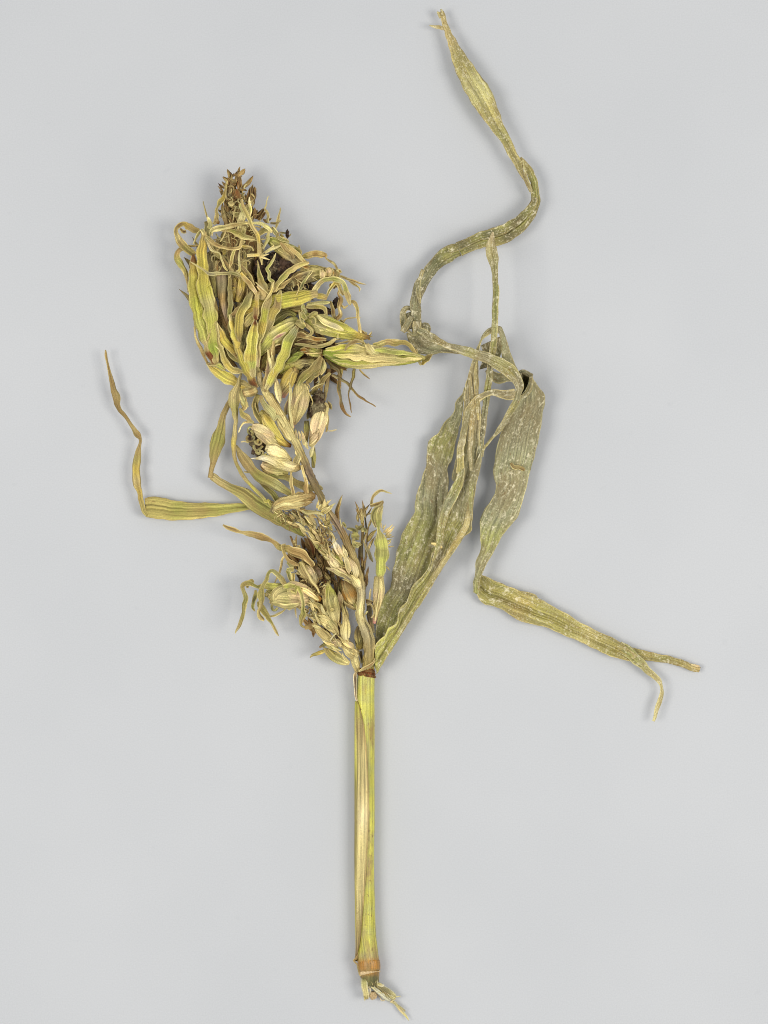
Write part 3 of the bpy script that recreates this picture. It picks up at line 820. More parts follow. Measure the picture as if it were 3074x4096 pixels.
rl(stem, Q, 100, 'ta st tb', [(1085, 740, 16), (1095, 850, 36), (1075, 950, 40), (1060, 1030, 20)], 'bract', 'dry', cup=.3)
rl(stem, Q, 96, 'ta wh wh', [(1095, 1010, 14), (1160, 1010, 20), (1190, 1000, 18), (1240, 990, 8)], 'curled_tip', 'fib', seg=3)
tl(stem, Q, 84, 'dg og ta dg', [(735, 840, 70), (735, 960, 100), (730, 1080, 90), (725, 1200, 60)], flat=.6)
lump('gall', stem, Q, 930, 620, 110, 110, 170, 34, M['galg'], .5)
lump('gall', stem, Q, 950, 430, 112, 80, 80, 26, M['galg'], .5)
lump('gall', stem, Q, 830, 640, 96, 70, 130, 30, M['galg'], .5)
lump('gall', stem, C, 620, 330, 84, 62, 70, 26, M['galg'], .45)
lump('gall', stem, C, 580, 260, 90, 40, 50, 22, M['galg'], .45)
# crinkled ribbons on that gall
for k, p in enumerate([[(570, 195), (545, 205), (540, 235), (555, 250)], [(540, 262), (530, 285), (545, 305), (575, 300), (590, 275), (570, 265)],
          [(590, 300), (600, 322), (628, 330), (645, 310), (630, 290), (612, 300), (618, 316)], [(575, 345), (600, 372), (630, 360), (650, 340)],
          [(600, 380), (625, 400), (630, 375), (655, 385), (650, 410), (680, 400)], [(585, 330), (590, 360), (610, 385)], [(560, 225), (575, 245), (565, 262)]]):
    rl(stem, C, 118 + 3 * k, rnd.choice(['og gg dg', 'gg gy og', 'dg gb gg']), [(x, y, 20) for x, y in p], 'curled_tip', cup=.3, roll=35, seg=3, edge='gg')
rl(stem, C, 112, 'ta st wh', [(560, 165, 12), (515, 165, 16), (490, 190, 12), (478, 215, 12), (470, 240, 6)], 'curled_tip', seg=3)
rl(stem, C, 100, 'pk st', [(488, 310, 6), (515, 306, 10), (545, 312, 12)], 'curled_tip', seg=3)
rl(stem, C, 126, 'og ol ta sg', [(478, 60, 14), (500, 110, 40), (530, 130, 40), (560, 155, 26), (585, 165, 12)], 'bract', cup=.2)
rl(stem, C, 116, 'ol dg ol ta', [(500, -40, 14), (510, 10, 44), (515, 50, 46), (490, 80, 20)], 'bract', cup=.2)
rl(stem, C, 110, 'ol dg ol', [(580, 20, 40), (585, 60, 50), (610, 110, 50), (650, 170, 40)], 'bract', cup=.3)
# mould-green streak and thin pieces along the stem
rl(stem, B, 160, 'gg sg gg st', [(815, 890, 24), (850, 960, 44), (900, 1020, 50), (920, 1070, 30), (C, 760, 120, 24), (C, 810, 200, 18)], 'bract', 'leafy', cup=.2, roll=6)
rl(stem, C, 146, 'st ta st', [(750, 130, 16), (790, 210, 40), (830, 270, 40), (870, 300, 16)], 'bract', 'husk', cup=.3)
for x0, y0, x1, y1, w in [(900, 290, 892, 220, 24), (930, 300, 915, 232, 24), (950, 330, 935, 235, 26), (970, 350, 945, 250, 20), (985, 360, 960, 280, 22), (1000, 420, 1025, 340, 34), (905, 410, 885, 340, 26), (890, 400, 890, 330, 20)]:
    spike(stem, C, x0, y0, x1, y1, w, 150, rnd.choice(['ta st pk', 'gy pk st', 'st pa']), mat='husk')
tl(stem, C, 92, 'dg og ol', [(1020, 350, 30), (1025, 430, 34), (1022, 500, 24)], flat=.5)
rl(stem, C, 158, 'st ta ta tb ta', [(915, 495, 30), (868, 512, 20), (856, 545, 18), (860, 610, 24), (872, 670, 26), (872, 735, 14)], 'bract', cup=.3, roll=30, seg=4)
rl(stem, C, 158, 'ta st ta tb', [(940, 480, 18), (955, 550, 22), (970, 610, 26), (965, 650, 50), (980, 690, 30)], 'bract', cup=.3, roll=20, seg=4)
rl(stem, C, 152, 'st ta', [(925, 380, 30), (915, 430, 50), (905, 470, 40)], 'bract', 'husk', cup=.3)
tl(stem, C, 138, 'gb tb ta ta tb br', [(712, 830, 26), (742, 790, 60, 6), (800, 760, 86, 10), (870, 748, 96, 12), (950, 725, 96, 10), (1005, 712, 76, 4), (1038, 712, 34)], flat=.45, ridge=.2, crum=7, layers=6)
rl(stem, C, 168, 'ta st ta', [(735, 800, 16), (800, 770, 28), (880, 770, 30), (960, 765, 24)], 'bract', 'dry', cup=.3)
rl(stem, C, 148, 'tb ta pa', [(905, 800, 12), (950, 818, 30), (1010, 828, 30), (1070, 835, 32), (1100, 848, 14)], 'bract', 'husk', cup=.3)
for x0, y0, x1, y1, w in [(1050, 800, 1060, 745, 22), (1060, 810, 1080, 770, 26), (1075, 810, 1105, 735, 26), (1080, 815, 1125, 740, 22), (1085, 820, 1150, 742, 20), (1095, 825, 1178, 765, 22), (1080, 830, 1140, 790, 30), (1100, 840, 1160, 790, 20)]:
    spike(stem, C, x0, y0, x1, y1, w, 156, rnd.choice(['ta st pk', 'ol ta st', 'go ta st']), dz=16, mat='husk', name='spikelet')

# ================================================================== side shoot running beside the stem (T)
shoot = tube('side_branch', plant, T, [(1120, 1240, 60), (1010, 1120, 70), (900, 1000, 62), (800, 860, 50), (690, 690, 46), (580, 520, 46), (460, 390, 44), (340, 290, 40), (230, 200, 34)], 112, 'st pk ta ta ol ta ol ta tb', 'stem', flat=.8, ridge=.06, na=18, crum=2)
tag(shoot, 'straw side branch crowded with husks and shrivelled anthers')
G2 = [(905, 820, 770, 560, 92, 'pa pk wh gy', 150), (985, 1040, 905, 790, 92, 'pk st pa st', 152), (1090, 1110, 980, 840, 90, 'ta pa pk ta', 156), (960, 830, 905, 670, 70, 'st pa ta', 150),
      (860, 1000, 700, 780, 110, 'pk pa pk st', 146), (1040, 1130, 880, 1030, 90, 'st ta st', 150), (1140, 1240, 990, 1060, 100, 'pa st ta', 150), (960, 1080, 820, 960, 70, 'ta pk st', 150)]
for x0, y0, x1, y1, w, c, z in G2:
    glume(shoot, T, x0, y0, x1, y1, w, z, c)
glume(shoot, T, 900, 960, 760, 770, 90, 132, 'lm lm og', mat='husk')
rl(shoot, T, 122, 'og ol og ta', [(870, 900, 40), (740, 830, 110), (640, 740, 110), (560, 650, 80), (490, 590, 20)], 'bract', 'leafy', cup=.25, groove=.05)
rl(shoot, T, 168, 'pu ta st pk', [(1010, 1130, 40), (900, 1060, 60), (800, 1010, 56), (720, 985, 40), (680, 962, 16)], 'bract', 'husk', cup=.3)
rl(shoot, T, 166, 'ol ta st', [(360, 200, 12), (420, 240, 40), (520, 232, 44), (600, 245, 36), (655, 272, 14)], 'bract', 'husk', cup=.3)
for x0, y0, x1, y1, w, c in [(560, 600, 440, 450, 44, 'ta st pk'), (590, 620, 480, 480, 40, 'tb ta st'), (620, 640, 520, 450, 40, 'ta pk'), (500, 500, 400, 370, 44, 'ol ta st'), (420, 400, 300, 300, 50, 'ol ta'), (650, 600, 560, 420, 36, 'ta st'), (690, 560, 600, 380, 44, 'st ta'), (720, 540, 640, 330, 40, 'ta ol'),
                            (760, 600, 690, 430, 44, 'ta st'), (700, 420, 600, 270, 44, 'ol ta'), (420, 540, 330, 420, 36, 'ta st'), (440, 560, 360, 480, 30, 'tb ta'), (400, 470, 180, 370, 40, 'ta st'), (360, 430, 120, 330, 36, 'tb st'), (560, 300, 420, 200, 50, 'tb ta'), (640, 330, 540, 200, 46, 'ta gb'), (560, 420, 430, 260, 44, 'gb ta'), (640, 470, 560, 300, 44, 'ta tb'),
                            (700, 700, 610, 560, 40, 'tb ta'), (740, 680, 650, 560, 36, 'ta'), (800, 640, 720, 480, 40, 'ta st'), (760, 480, 680, 300, 50, 'ol ta'), (720, 380, 700, 200, 60, 'ol ta'), (760, 300, 720, 160, 40, 'ta')]:
    glume(shoot, T, x0, y0, x1, y1, w, 128 + rnd.uniform(-8, 22), c, mat='husk')
an = Mesh()
def curls(n, x0, x1, y0, y1, z0, z1, l0, l1, w, cols, Kc):
    for k in range(n):
        x, y = rnd.uniform(x0, x1), rnd.uniform(y0, y1)
        a = rnd.uniform(0, 6.28)
        l = rnd.uniform(l0, l1)
        cv = rnd.uniform(-1.4, 1.4)
        pts = []
        for i in range(6):
            pts.append((x, y, w * (1 if 0 < i < 5 else .4), rnd.uniform(-4, 4)))
            x += l / 5 * math.cos(a); y += l / 5 * math.sin(a); a += cv / 2.5
        add_rib(an, Kc, pts, rnd.uniform(z0, z1), rnd.choice(cols), seg=3, nc=4, crum=.4, roll=40)
curls(55, 560, 760, 330, 740, 134, 166, 60, 150, 9, ['ta', 'tb', 'tb', 'st', 'br', 'db'], T)
curls(60, 120, 380, 200, 400, 116, 140, 60, 150, 9, ['ta', 'tb', 'gb', 'gb', 'br'], T)
curls(30, 620, 760, 620, 720, 120, 150, 40, 90, 10, ['st', 'rb', 'ta', 'tb'], T)
curls(24, 20, 110, 230, 300, 130, 150, 50, 100, 10, ['st', 'ta'], T)
tag(an.build('dried_anthers', 'dry', shoot, 1.), kind='stuff')

# ================================================================== right-hand branch (T)
rbr = tube('side_branch', plant, T, [(1190, 1240, 50), (1175, 1080, 44), (1160, 900, 40), (1150, 740, 40), (1165, 560, 38), (1170, 400, 34), (1160, 260, 30), (1150, 180, 20)], 84, 'gy tb ta gb tb ta tb', 'stem', flat=.8, na=16, crum=2)
tag(rbr, 'slender upright side branch with bristly tip')
tube('side_twig', rbr, T, [(1200, 900, 26), (1215, 720, 28), (1225, 540, 26), (1250, 400, 24), (1290, 300, 16)], 92, 'tb gb pu tb ta', 'stem', na=12)
tube('side_twig', rbr, T, [(1120, 900, 24), (1130, 700, 28), (1210, 500, 22), (1200, 300, 22), (1180, 160, 14)], 80, 'gb tb gb ta', 'stem', na=12)
for x0, y0, x1, y1, w, c in [(1150, 380, 1130, 180, 50, 'ol ta tb'), (1140, 320, 1070, 100, 34, 'ta tb'), (1170, 250, 1160, 80, 28, 'ta br'), (1180, 300, 1150, 180, 36, 'st ta'), (1210, 300, 1190, 150, 40, 'ta tb'), (1120, 260, 1080, 180, 24, 'tb'), (1215, 280, 1290, 160, 24, 'ta tb'), (1200, 220, 1260, 130, 26, 'tb db'), (1230, 260, 1300, 240, 20, 'ta'), (1200, 200, 1240, 150, 22, 'br db'), (1240, 620, 1350, 470, 60, 'go ta go'), (1240, 430, 1300, 300, 30, 'ta tb'), (1180, 420, 1120, 300, 36, 'tb ta'),
                            (1110, 360, 1105, 230, 36, 'ta ol'), (1230, 760, 1330, 560, 40, 'ta tb'), (1120, 960, 1100, 840, 60, 'pu gy'), (1170, 960, 1150, 830, 56, 'ta rb'), (1200, 1000, 1230, 820, 30, 'tb br'), (1200, 1100, 1240, 960, 36, 'tb br'), (1210, 1220, 1230, 1060, 50, 'db br'), (1050, 760, 1040, 620, 50, 'ta tb'), (930, 680, 1000, 510, 34, 'ol ta'), (1000, 640, 985, 560, 24, 'tb ta')]:
    glume(rbr, T, x0, y0, x1, y1, w, 100 + rnd.uniform(-14, 14), c, mat='dry')
spike(rbr, T, 1300, 880, 1180, 610, 46, 124, 'gy gy pu', name='bract')
rl(rbr, T, 120, 'gy tb', [(1180, 640, 20), (1200, 560, 16), (1230, 480, 8)])
spike(rbr, C, 1210, 910, 1235, 715, 40, 100, 'tb br tb ta', name='bract', bend=.15)
spike(rbr, T, 895, 490, 872, 320, 14, 140, 'st ta')
rl(rbr, C, 92, 'tb tb ta tb gb', [(1450, 775, 22), (1455, 735, 24), (1480, 692, 30), (1525, 668, 20), (1570, 680, 14), (1600, 690, 5)], 'curled_tip', cup=.2, roll=20, seg=4)
# mouldy green crumple
for p in [[(900, 360, 30), (920, 400, 40), (945, 435, 20)], [(960, 445, 20), (1020, 460, 50), (1080, 480, 60), (1110, 490, 30)], [(1080, 400, 30), (1110, 440, 70), (1160, 420, 50)], [(1150, 480, 40), (1190, 460, 60), (1225, 495, 20)],
          [(1020, 540, 60), (1070, 540, 100), (1110, 520, 70)], [(1030, 590, 40), (1080, 580, 60), (1120, 580, 30)], [(1030, 640, 80), (1090, 650, 100), (1140, 640, 60)], [(1040, 600, 40), (1060, 660, 60), (1110, 700, 30)]]:
    rl(rbr, T, 132 + rnd.uniform(-8, 8), rnd.choice(['gg og gg', 'sg gg', 'gg dg gg']), p, 'curled_tip', cup=.25, pleat=.14, roll=35, seg=4, edge='sg')
# broad bract with midrib, and its husk below
rl(rbr, T, 148, 'ta ol og ol lm og lm lm', [(1430, 140, 26), (1400, 200, 70), (1370, 300, 110), (1370, 400, 60), (1378, 470, 50), (1400, 560, 120), (1420, 680, 178), (1420, 790, 190), (1405, 900, 170), (1400, 1000, 130), (1405, 1070, 90), (1415, 1105, 40)], 'bract', 'husk', cup=.2, groove=-.04, roll=8)
rl(rbr, T, 152, 'ta ol ol ta', [(1440, 90, 26), (1410, 150, 50), (1350, 200, 60), (1320, 280, 60), (1320, 360, 50), (1345, 430, 30)], 'bract', 'leafy', cup=.3)
rl(rbr, T, 130, 'ta tb tb db', [(1270, 150, 30), (1340, 130, 40), (1400, 100, 36), (1440, 76, 20)], 'bract', 'dry', cup=.3)
tl(rbr, V, 112, 'st st pk ta ta ro', [(1320, -180, 150), (1315, -60, 170, 8), (1310, 60, 180, 10), (1300, 200, 150, 8), (1280, 340, 110, 4), (1255, 480, 80), (1235, 600, 44)], flat=.5, ridge=.1, name='husk')
rl(rbr, V, 140, 'st ta st', [(1330, 20, 10), (1310, 160, 20), (1280, 330, 18), (1250, 560, 10)], 'bract', 'husk', cup=.5, roll=6)
for x0, y0, x1, y1, w in [(1470, 500, 1560, 400, 30), (1475, 520, 1580, 420, 30), (1470, 540, 1545, 520, 26), (1480, 570, 1550, 530, 26), (1490, 560, 1575, 545, 14), (1500, 620, 1555, 590, 18), (1510, 690, 1580, 680, 16), (1500, 660, 1540, 610, 20), (1420, 440, 1410, 360, 20), (1430, 440, 1470, 395, 18), (1440, 470, 1440, 400, 16), (1480, 950, 1525, 1000, 20), (1500, 600, 1530, 640, 20), (1440, 500, 1500, 440, 24)]:
    spike(rbr, T, x0, y0, x1, y1, w, 116, rnd.choice(['ta pk st', 'tb pk pk', 'st ta']), mat='husk', name='spikelet')
rl(rbr, V, 118, 'wh st ta', [(1180, 20, 24), (1165, 120, 26), (1160, 200, 24)], 'bract', 'fib', roll=6, seg=4)
rl(rbr, V, 122, 'gb gy wh', [(1120, 290, 20), (1180, 280, 30), (1220, 360, 36), (1230, 430, 30), (1200, 490, 30), (1180, 500, 12)], 'curled_tip', 'dry', seg=4)
rl(rbr, V, 110, 'db gb gy db', [(1100, 230, 60), (1160, 240, 90), (1210, 260, 70)], 'bract', 'dry', seg=4)
tl(rbr, V, 80, 'tb gb pu tb gy', [(1150, 260, 70), (1150, 380, 90), (1160, 500, 90), (1190, 620, 80), (1220, 760, 50)], flat=.6, mat='stem')
rl(rbr, V, 112, 'ta st', [(1085, 460, 12), (1105, 420, 26), (1125, 390, 12)], 'bract', 'fib', roll=6, seg=4)
rl(stem, V, 126, 'gy ta gy ta', [(1060, 430, 16), (1110, 560, 30), (1170, 680, 36), (1210, 800, 40), (1230, 900, 30), (1215, 1030, 20)], 'bract', 'dry', cup=.3)
tl(stem, V, 66, 'pu ta ol go', [(985, 640, 60), (960, 760, 110), (990, 880, 150), (1000, 970, 130), (1010, 1030, 60)], flat=.6)
spike(stem, V, 990, 1080, 930, 930, 40, 70, 'dg ol')
rl(stem, V, 60, 'dg db dg', [(1000, 1060, 60), (1020, 1150, 60), (1030, 1260, 40)], 'bract', 'dry')

# ================================================================== lower-left branch (D, U, V)
lbr = tube('side_branch', plant, V, [(960, 1390, 90, -40), (930, 1270, 130, -20), (890, 1120, 140), (820, 980, 140), (720, 860, 130, 4), (600, 720, 130, 6), (480, 560, 120, 6), (360, 400, 110, 6), (240, 290, 90, 4), (60, 220, 80)], 92, 'ta st gy st pk ta ta ol ta ta', 'stem', flat=.75, ridge=.07, na=20, crum=3)
tag(lbr, 'stout lower side branch packed with husks and curled strips')
GL = [(560, 880, 250, 570, 150, 'st ta st', 112), (600, 760, 240, 500, 140, 'ta st sg', 118), (620, 700, 380, 440, 120, 'ta sg st', 122), (560, 600, 400, 400, 110, 'ta ol st', 120), (560, 860, 330, 700, 110, 'ta st', 104), (480, 430, 110, 240, 100, 'ta st', 118), (420, 350, 150, 210, 70, 'ol ta', 122), (470, 500, 200, 440, 90, 'tb ta', 112), (540, 560, 300, 470, 80, 'ta st sg', 126),
      (880, 1180, 690, 960, 130, 'ta st ta', 118), (960, 1150, 850, 1000, 90, 'st ta st', 118), (900, 1000, 740, 900, 120, 'ta pk gy', 120), (700, 960, 500, 880, 130, 'st pk gy', 116), (700, 700, 600, 560, 60, 'ta tb', 118), (640, 800, 500, 700, 90, 'ta st', 120), (540, 700, 420, 590, 70, 'sg ta', 126)]
for x0, y0, x1, y1, w, c, z in GL:
    glume(lbr, V, x0, y0, x1, y1, w, z, c)
glume(lbr, V, 810, 1250, 420, 1010, 150, 78, 'st sg ol ta', blunt=.4)
glume(lbr, V, 800, 1260, 440, 1060, 90, 66, 'pk ta ol')
glume(lbr, V, 640, 1040, 400, 930, 120, 84, 'ol sg ol')
tl(lbr, V, 76, 'ol go ol ta', [(430, 1040, 40), (370, 1070, 60), (290, 1100, 60), (215, 1120, 46), (170, 1165, 14)], 'curled_tip', flat=.7)
tl(lbr, V, 84, 'ol dg br', [(480, 930, 70), (410, 950, 60), (350, 980, 44), (325, 995, 20)], 'curled_tip', flat=.7)
lump('gall', lbr, V, 595, 825, 122, 34, 30, 12, M['gall'], .3, 14)
rl(lbr, V, 134, 'pk wh st', [(500, 900, 30), (540, 830, 50), (590, 780, 30), (605, 755, 10)], 'bract', 'fib', cup=.4, seg=4)
tl(lbr, V, 126, 'pa st ta ol', [(775, 890, 60), (760, 780, 150, 4), (765, 680, 160, 4), (770, 600, 130, 2), (755, 520, 90), (735, 420, 60), (718, 340, 34), (708, 285, 10)], flat=.6, ridge=.12)
spike(lbr, V, 830, 600, 760, 320, 60, 118, 'gb ta tb')
tl(lbr, V, 124, 'ta st ol sg lm ol', [(620, 590, 40), (600, 510, 130, 4), (570, 380, 190, 8), (540, 240, 190, 8), (510, 100, 150, 4), (480, 0, 90), (470, -80, 40)], flat=.5, ridge=.12)
rl(lbr, V, 146, 'gr lm og', [(475, 40, 14), (480, 160, 30), (490, 300, 30)], 'bract', 'husk', seg=4)
rl(lbr, V, 122, 'ta st pk', [(415, 10, 30), (400, 120, 60), (430, 280, 80), (480, 440, 60), (490, 470, 20)], 'bract', 'husk', cup=.3)
spike(lbr, V, 520, 390, 570, 360, 70, 154, 'ol ta')
glume(lbr, V, 680, 400, 640, 60, 130, 96, 'pu tb pk gy')
tl(lbr, V, 92, 'br tb or ta tb', [(740, -120, 120), (790, 20, 200), (830, 140, 220), (870, 260, 170), (930, 370, 60)], flat=.6, ridge=.1)
rl(lbr, V, 108, 'ta tb ta', [(730, 220, 20), (780, 290, 50), (850, 330, 60), (930, 360, 30)], 'bract', 'dry')
spike(lbr, V, 940, 350, 900, 170, 50, 108, 'lm og lm')
# big pale husk of that branch
tl(lbr, U, 110, 'sg st sg pk pk ta or', [(610, 860, 40), (680, 800, 200), (780, 770, 280, 8), (900, 765, 290, 10), (1020, 770, 250, 8), (1130, 780, 190, 4), (1220, 800, 110), (1280, 830, 50)], flat=.4, ridge=.08)
rl(lbr, U, 160, 'sg st sg st', [(605, 870, 20), (700, 890, 50), (800, 905, 70), (900, 895, 60), (1000, 880, 30)], 'bract', 'husk', cup=.3, roll=8)
rl(lbr, U, 166, 'st pk sg', [(1000, 680, 50), (1090, 720, 70), (1180, 780, 60), (1250, 830, 20)], 'bract', 'husk', cup=.3, roll=8)
tl(lbr, U, 94, 'ol og lm og', [(450, 665, 60), (530, 640, 76), (640, 655, 100), (760, 660, 110)], flat=.7, name='husk')
lump('gall', lbr, U, 600, 750, 96, 60, 55, 16, M['fib'], .5, 16, 'ol')
for k in range(9):
    x, y = rnd.uniform(560, 640), rnd.uniform(700, 810)
    rl(lbr, U, 112, rnd.choice(['ol ta', 'sg og', 'ta gb']), [(x, y, 22), (x + rnd.uniform(-25, 25), y + rnd.uniform(15, 30), 34), (x + rnd.uniform(-30, 30), y + rnd.uniform(35, 60), 20)], 'curled_tip', cup=.4, roll=45, seg=3)
rl(lbr, U, 128, 'og og ol sg og ol ol ta ta', [(460, 660, 40), (380, 640, 70), (310, 610, 80), (265, 610, 66), (235, 640, 60), (240, 700, 56), (270, 770, 66), (280, 850, 72), (255, 950, 72), (235, 1040, 62), (205, 1130, 50), (175, 1200, 40), (150, 1245, 24), (140, 1275, 8)], 'leaf_strip', cup=.3, pleat=.1, roll=18)
rl(lbr, U, 108, 'og sg og', [(300, 670, 30), (300, 610, 60), (360, 570, 50), (385, 600, 20)], 'leaf_strip', cup=.3)
rl(lbr, U, 150, 'ol sg sg og ol ol ol ta ta tb', [(815, 620, 40), (770, 580, 70), (720, 520, 72), (670, 460, 66), (620, 440, 54), (575, 480, 50), (550, 560, 58), (510, 650, 70), (475, 740, 92), (490, 820, 96), (465, 920, 70), (440, 1000, 66), (470, 1070, 80), (520, 1110, 30)], 'leaf_strip', cup=.22, pleat=.07, roll=16)
rl(lbr, U, 100, 'og dg og', [(410, 700, 40), (400, 780, 60), (380, 850, 50), (370, 930, 60), (400, 975, 30)], 'leaf_strip', cup=.3, roll=30)
rl(lbr, U, 84, 'og og ol ol og ta ta', [(440, 850, 30), (470, 910, 80), (510, 980, 100), (570, 1050, 80), (620, 1120, 46), (650, 1190, 40), (690, 1260, 34), (715, 1310, 10)], 'leaf_strip', cup=.2, groove=.06, roll=14)
rl(lbr, U, 76, 'ol dg og sg', [(620, 890, 40), (630, 940, 60), (660, 965, 50), (700, 930, 40)], 'leaf_strip', cup=.3)
rl(lbr, U, 70, 'tb ta tb', [(590, 1050, 20), (660, 1040, 34), (740, 1000, 36), (810, 950, 20)], 'leaf_strip')
rl(lbr, U, 70, 'ta tb', [(930, 920, 14), (940, 980, 22), (950, 1070, 6)], 'leaf_strip', seg=3)
rl(lbr, U, 168, 'og lm sg og ol og', [(930, 760, 40), (960, 660, 60), (1000, 720, 66), (1025, 800, 64), (1035, 880, 56), (1030, 960, 70), (1030, 1030, 96), (1015, 1100, 70), (1010, 1160, 40), (1060, 1195, 24)], 'leaf_strip', cup=.2, roll=16)
rl(lbr, U, 108, 'ta tb ta', [(1060, 1200, 60), (1120, 1190, 74), (1200, 1155, 60)], 'leaf_strip', cup=.2)
rl(lbr, U, 168, 'og sg og', [(880, 700, 40), (910, 730, 90), (960, 740, 60)], 'leaf_strip', cup=.3, roll=30)
rl(lbr, U, 158, 'lm ol lm', [(770, 660, 40), (840, 650, 80), (910, 650, 60), (950, 640, 30)], 'bract', 'husk', cup=.3)
# the part further up behind it
rl(lbr, D, 108, 'tb tb ta tb tb ol tb tb tb', [(80, 90, 10), (140, 122, 32), (220, 148, 26), (300, 165, 58), (380, 190, 52), (440, 212, 36), (490, 245, 48), (560, 275, 62), (640, 300, 76), (700, 345, 56), (745, 400, 34)], 'leaf_strip', cup=.2, groove=.06, roll=16)
tube('side_twig', lbr, U, [(1170, 420, 60), (1060, 310, 50), (960, 180, 44), (910, 70, 36), (870, -20, 20)], 86, 'ol tb ta tb br', 'dry', na=12, crum=3)
for k in range(14):
    t = rnd.random()
    x, y = 880 + 200 * t, 10 + 300 * t
    spike(lbr, U, x, y, x + rnd.uniform(-50, 60), y - rnd.uniform(20, 60), 22, 92, rnd.choice(['tb br', 'ta tb', 'br db']), name='spikelet')
rl(lbr, U, 124, 'ta ol ta tb ta', [(810, 85, 10), (760, 105, 30), (775, 160, 40), (800, 230, 50), (850, 300, 56), (920, 340, 60), (990, 370, 40)], 'leaf_strip', cup=.3, roll=24)
rl(lbr, U, 60, 'ta tb br tb', [(800, 235, 16), (760, 290, 30), (745, 370, 34), (730, 450, 30), (700, 540, 26), (670, 610, 14)], 'leaf_strip', cup=.3, roll=24)
tl(lbr, U, 110, 'ol ta ta tb', [(1010, 320, 50), (1030, 400, 100), (1070, 480, 120), (1130, 560, 110), (1200, 640, 60)], flat=.6, ridge=.12)
tl(lbr, U, 118, 'ta pk gy ta', [(1070, 380, 50), (1120, 440, 110), (1170, 520, 110), (1220, 610, 50)], flat=.6, ridge=.12)
rl(lbr, U, 142, 'ta st ta', [(1020, 330, 20), (1060, 400, 30), (1100, 480, 36), (1160, 580, 36), (1220, 660, 30), (1260, 740, 16)], 'bract', 'husk', cup=.4)
tl(lbr, U, 84, 'br pu tb', [(1190, 380, 60), (1230, 470, 100), (1270, 560, 70)], flat=.6, mat='dry')
for x0, y0, x1, y1, w, c in [(1250, 560, 1200, 330, 70, 'br db tb'), (1300, 520, 1240, 250, 70, 'db br'), (1310, 420, 1220, 170, 60, 'br tb db'), (1360, 480, 1300, 250, 70, 'db tb br'), (1400, 600, 1330, 460, 70, 'ol tb'), (1330, 600, 1290, 420, 60, 'rb db'), (1420, 520, 1380, 350, 60, 'db tb'), (1460, 640, 1400, 440, 60, 'db gb'), (1500, 800, 1440, 560, 90, 'db tb'), (1300, 760, 1240, 620, 80, 'tb db'), (1540, 700, 1480, 500, 60, 'br db'),
                            (1590, 760, 1560, 560, 90, 'tb ol br'), (1400, 800, 1330, 600, 90, 'tb gb'), (1560, 880, 1520, 700, 70, 'pu tb'), (1290, 320, 1250, 230, 40, 'br db')]:
    glume(lbr, U, x0, y0, x1, y1, w, rnd.uniform(46, 84), c, mat='dry')
for k in range(16):
    x, y = rnd.uniform(1000, 1060), rnd.uniform(420, 560)
    x += (y - 420) * .6
    spike(lbr, U, x, y, x - rnd.uniform(50, 110), y + rnd.uniform(-30, 30), 20, 108, rnd.choice(['tb ta', 'ta st', 'gb ta']), name='spikelet')
for p in [[(830, 330, 40), (870, 370, 70), (920, 390, 60)], [(820, 420, 50), (860, 430, 80), (920, 420, 60)], [(830, 440, 60), (860, 510, 70), (880, 570, 40), (880, 610, 20)], [(900, 470, 40), (910, 540, 50), (905, 610, 30)]]:
    rl(lbr, U, 90 + rnd.uniform(-8, 14), rnd.choice(['og gg ol', 'dg ol gg']), p, 'curled_tip', cup=.3, pleat=.12, roll=35, seg=4)
an = Mesh()
curls(60, 1150, 1320, 640, 760, 112, 130, 40, 110, 10, ['ta', 'st', 'tb', 'br'], U)
curls(50, 1020, 1260, 540, 720, 100, 122, 50, 110, 10, ['ta', 'tb', 'br', 'gb'], U)
curls(40, 1080, 1240, 880, 1000, 110, 130, 40, 100, 11, ['ta', 'st', 'tb', 'ol'], U)
curls(60, 1200, 1540, 250, 640, 70, 100, 40, 100, 8, ['tb', 'br', 'ta', 'db'], U)
tag(an.build('dried_anthers', 'dry', lbr, 1.), kind='stuff')

# filler chaff deep between the branches, coloured dark for the crevice shade
an = Mesh()
for k in range(70):
    x, y = 1275 + rnd.uniform(-75, 60), rnd.uniform(2180, 2560)
    x += (y - 2350) * .22
    a = -math.pi / 2 - rnd.uniform(-.3, .9)
    l = rnd.uniform(40, 90)
    add_spike(an, UNIT, x, y, x + l * math.cos(a), y + l * math.sin(a), rnd.uniform(12, 26), rnd.uniform(16, 66), rnd.choice(['db br', 'bk db', 'br tb', 'rb db', 'tb br']), dz=10)
tag(an.build('chaff_and_gap_shade', 'dry', lbr, 1.5), kind='stuff')

# more chaffy spikelets along the two leaning branches
for k in range(64):
    t = rnd.random()
    x, y = 1110 - 800 * t, 1200 - 930 * t
    off = rnd.uniform(-70, 70)
    x += off * .75; y -= off * .65
    a = math.radians(-128) + rnd.uniform(-.45, .45)
    l = rnd.uniform(80, 170)
    spike(shoot, T, x, y, x + l * math.cos(a), y + l * math.sin(a), rnd.uniform(20, 44), rnd.uniform(112, 152), rnd.choice(['ta st pk', 'tb ta st', 'st pa', 'ta tb', 'ol ta st', 'tb br']), dz=rnd.uniform(0, 16), name='spikelet', mat='husk')
for k in range(40):
    t = rnd.random()
    x, y = 930 - 760 * t, 1250 - 960 * t
    off = rnd.uniform(-110, 110)
    x += off * .75; y -= off * .65
    a = math.radians(-132) + rnd.uniform(-.5, .5)
    l = rnd.uniform(110, 220)
    spike(lbr, V, x, y, x + l * math.cos(a), y + l * math.sin(a), rnd.uniform(26, 60), rnd.uniform(106, 136), rnd.choice(['ta st sg', 'tb ta st', 'st pa', 'ta tb', 'ol ta st', 'tb br']), dz=rnd.uniform(0, 14), name='spikelet', mat='husk')
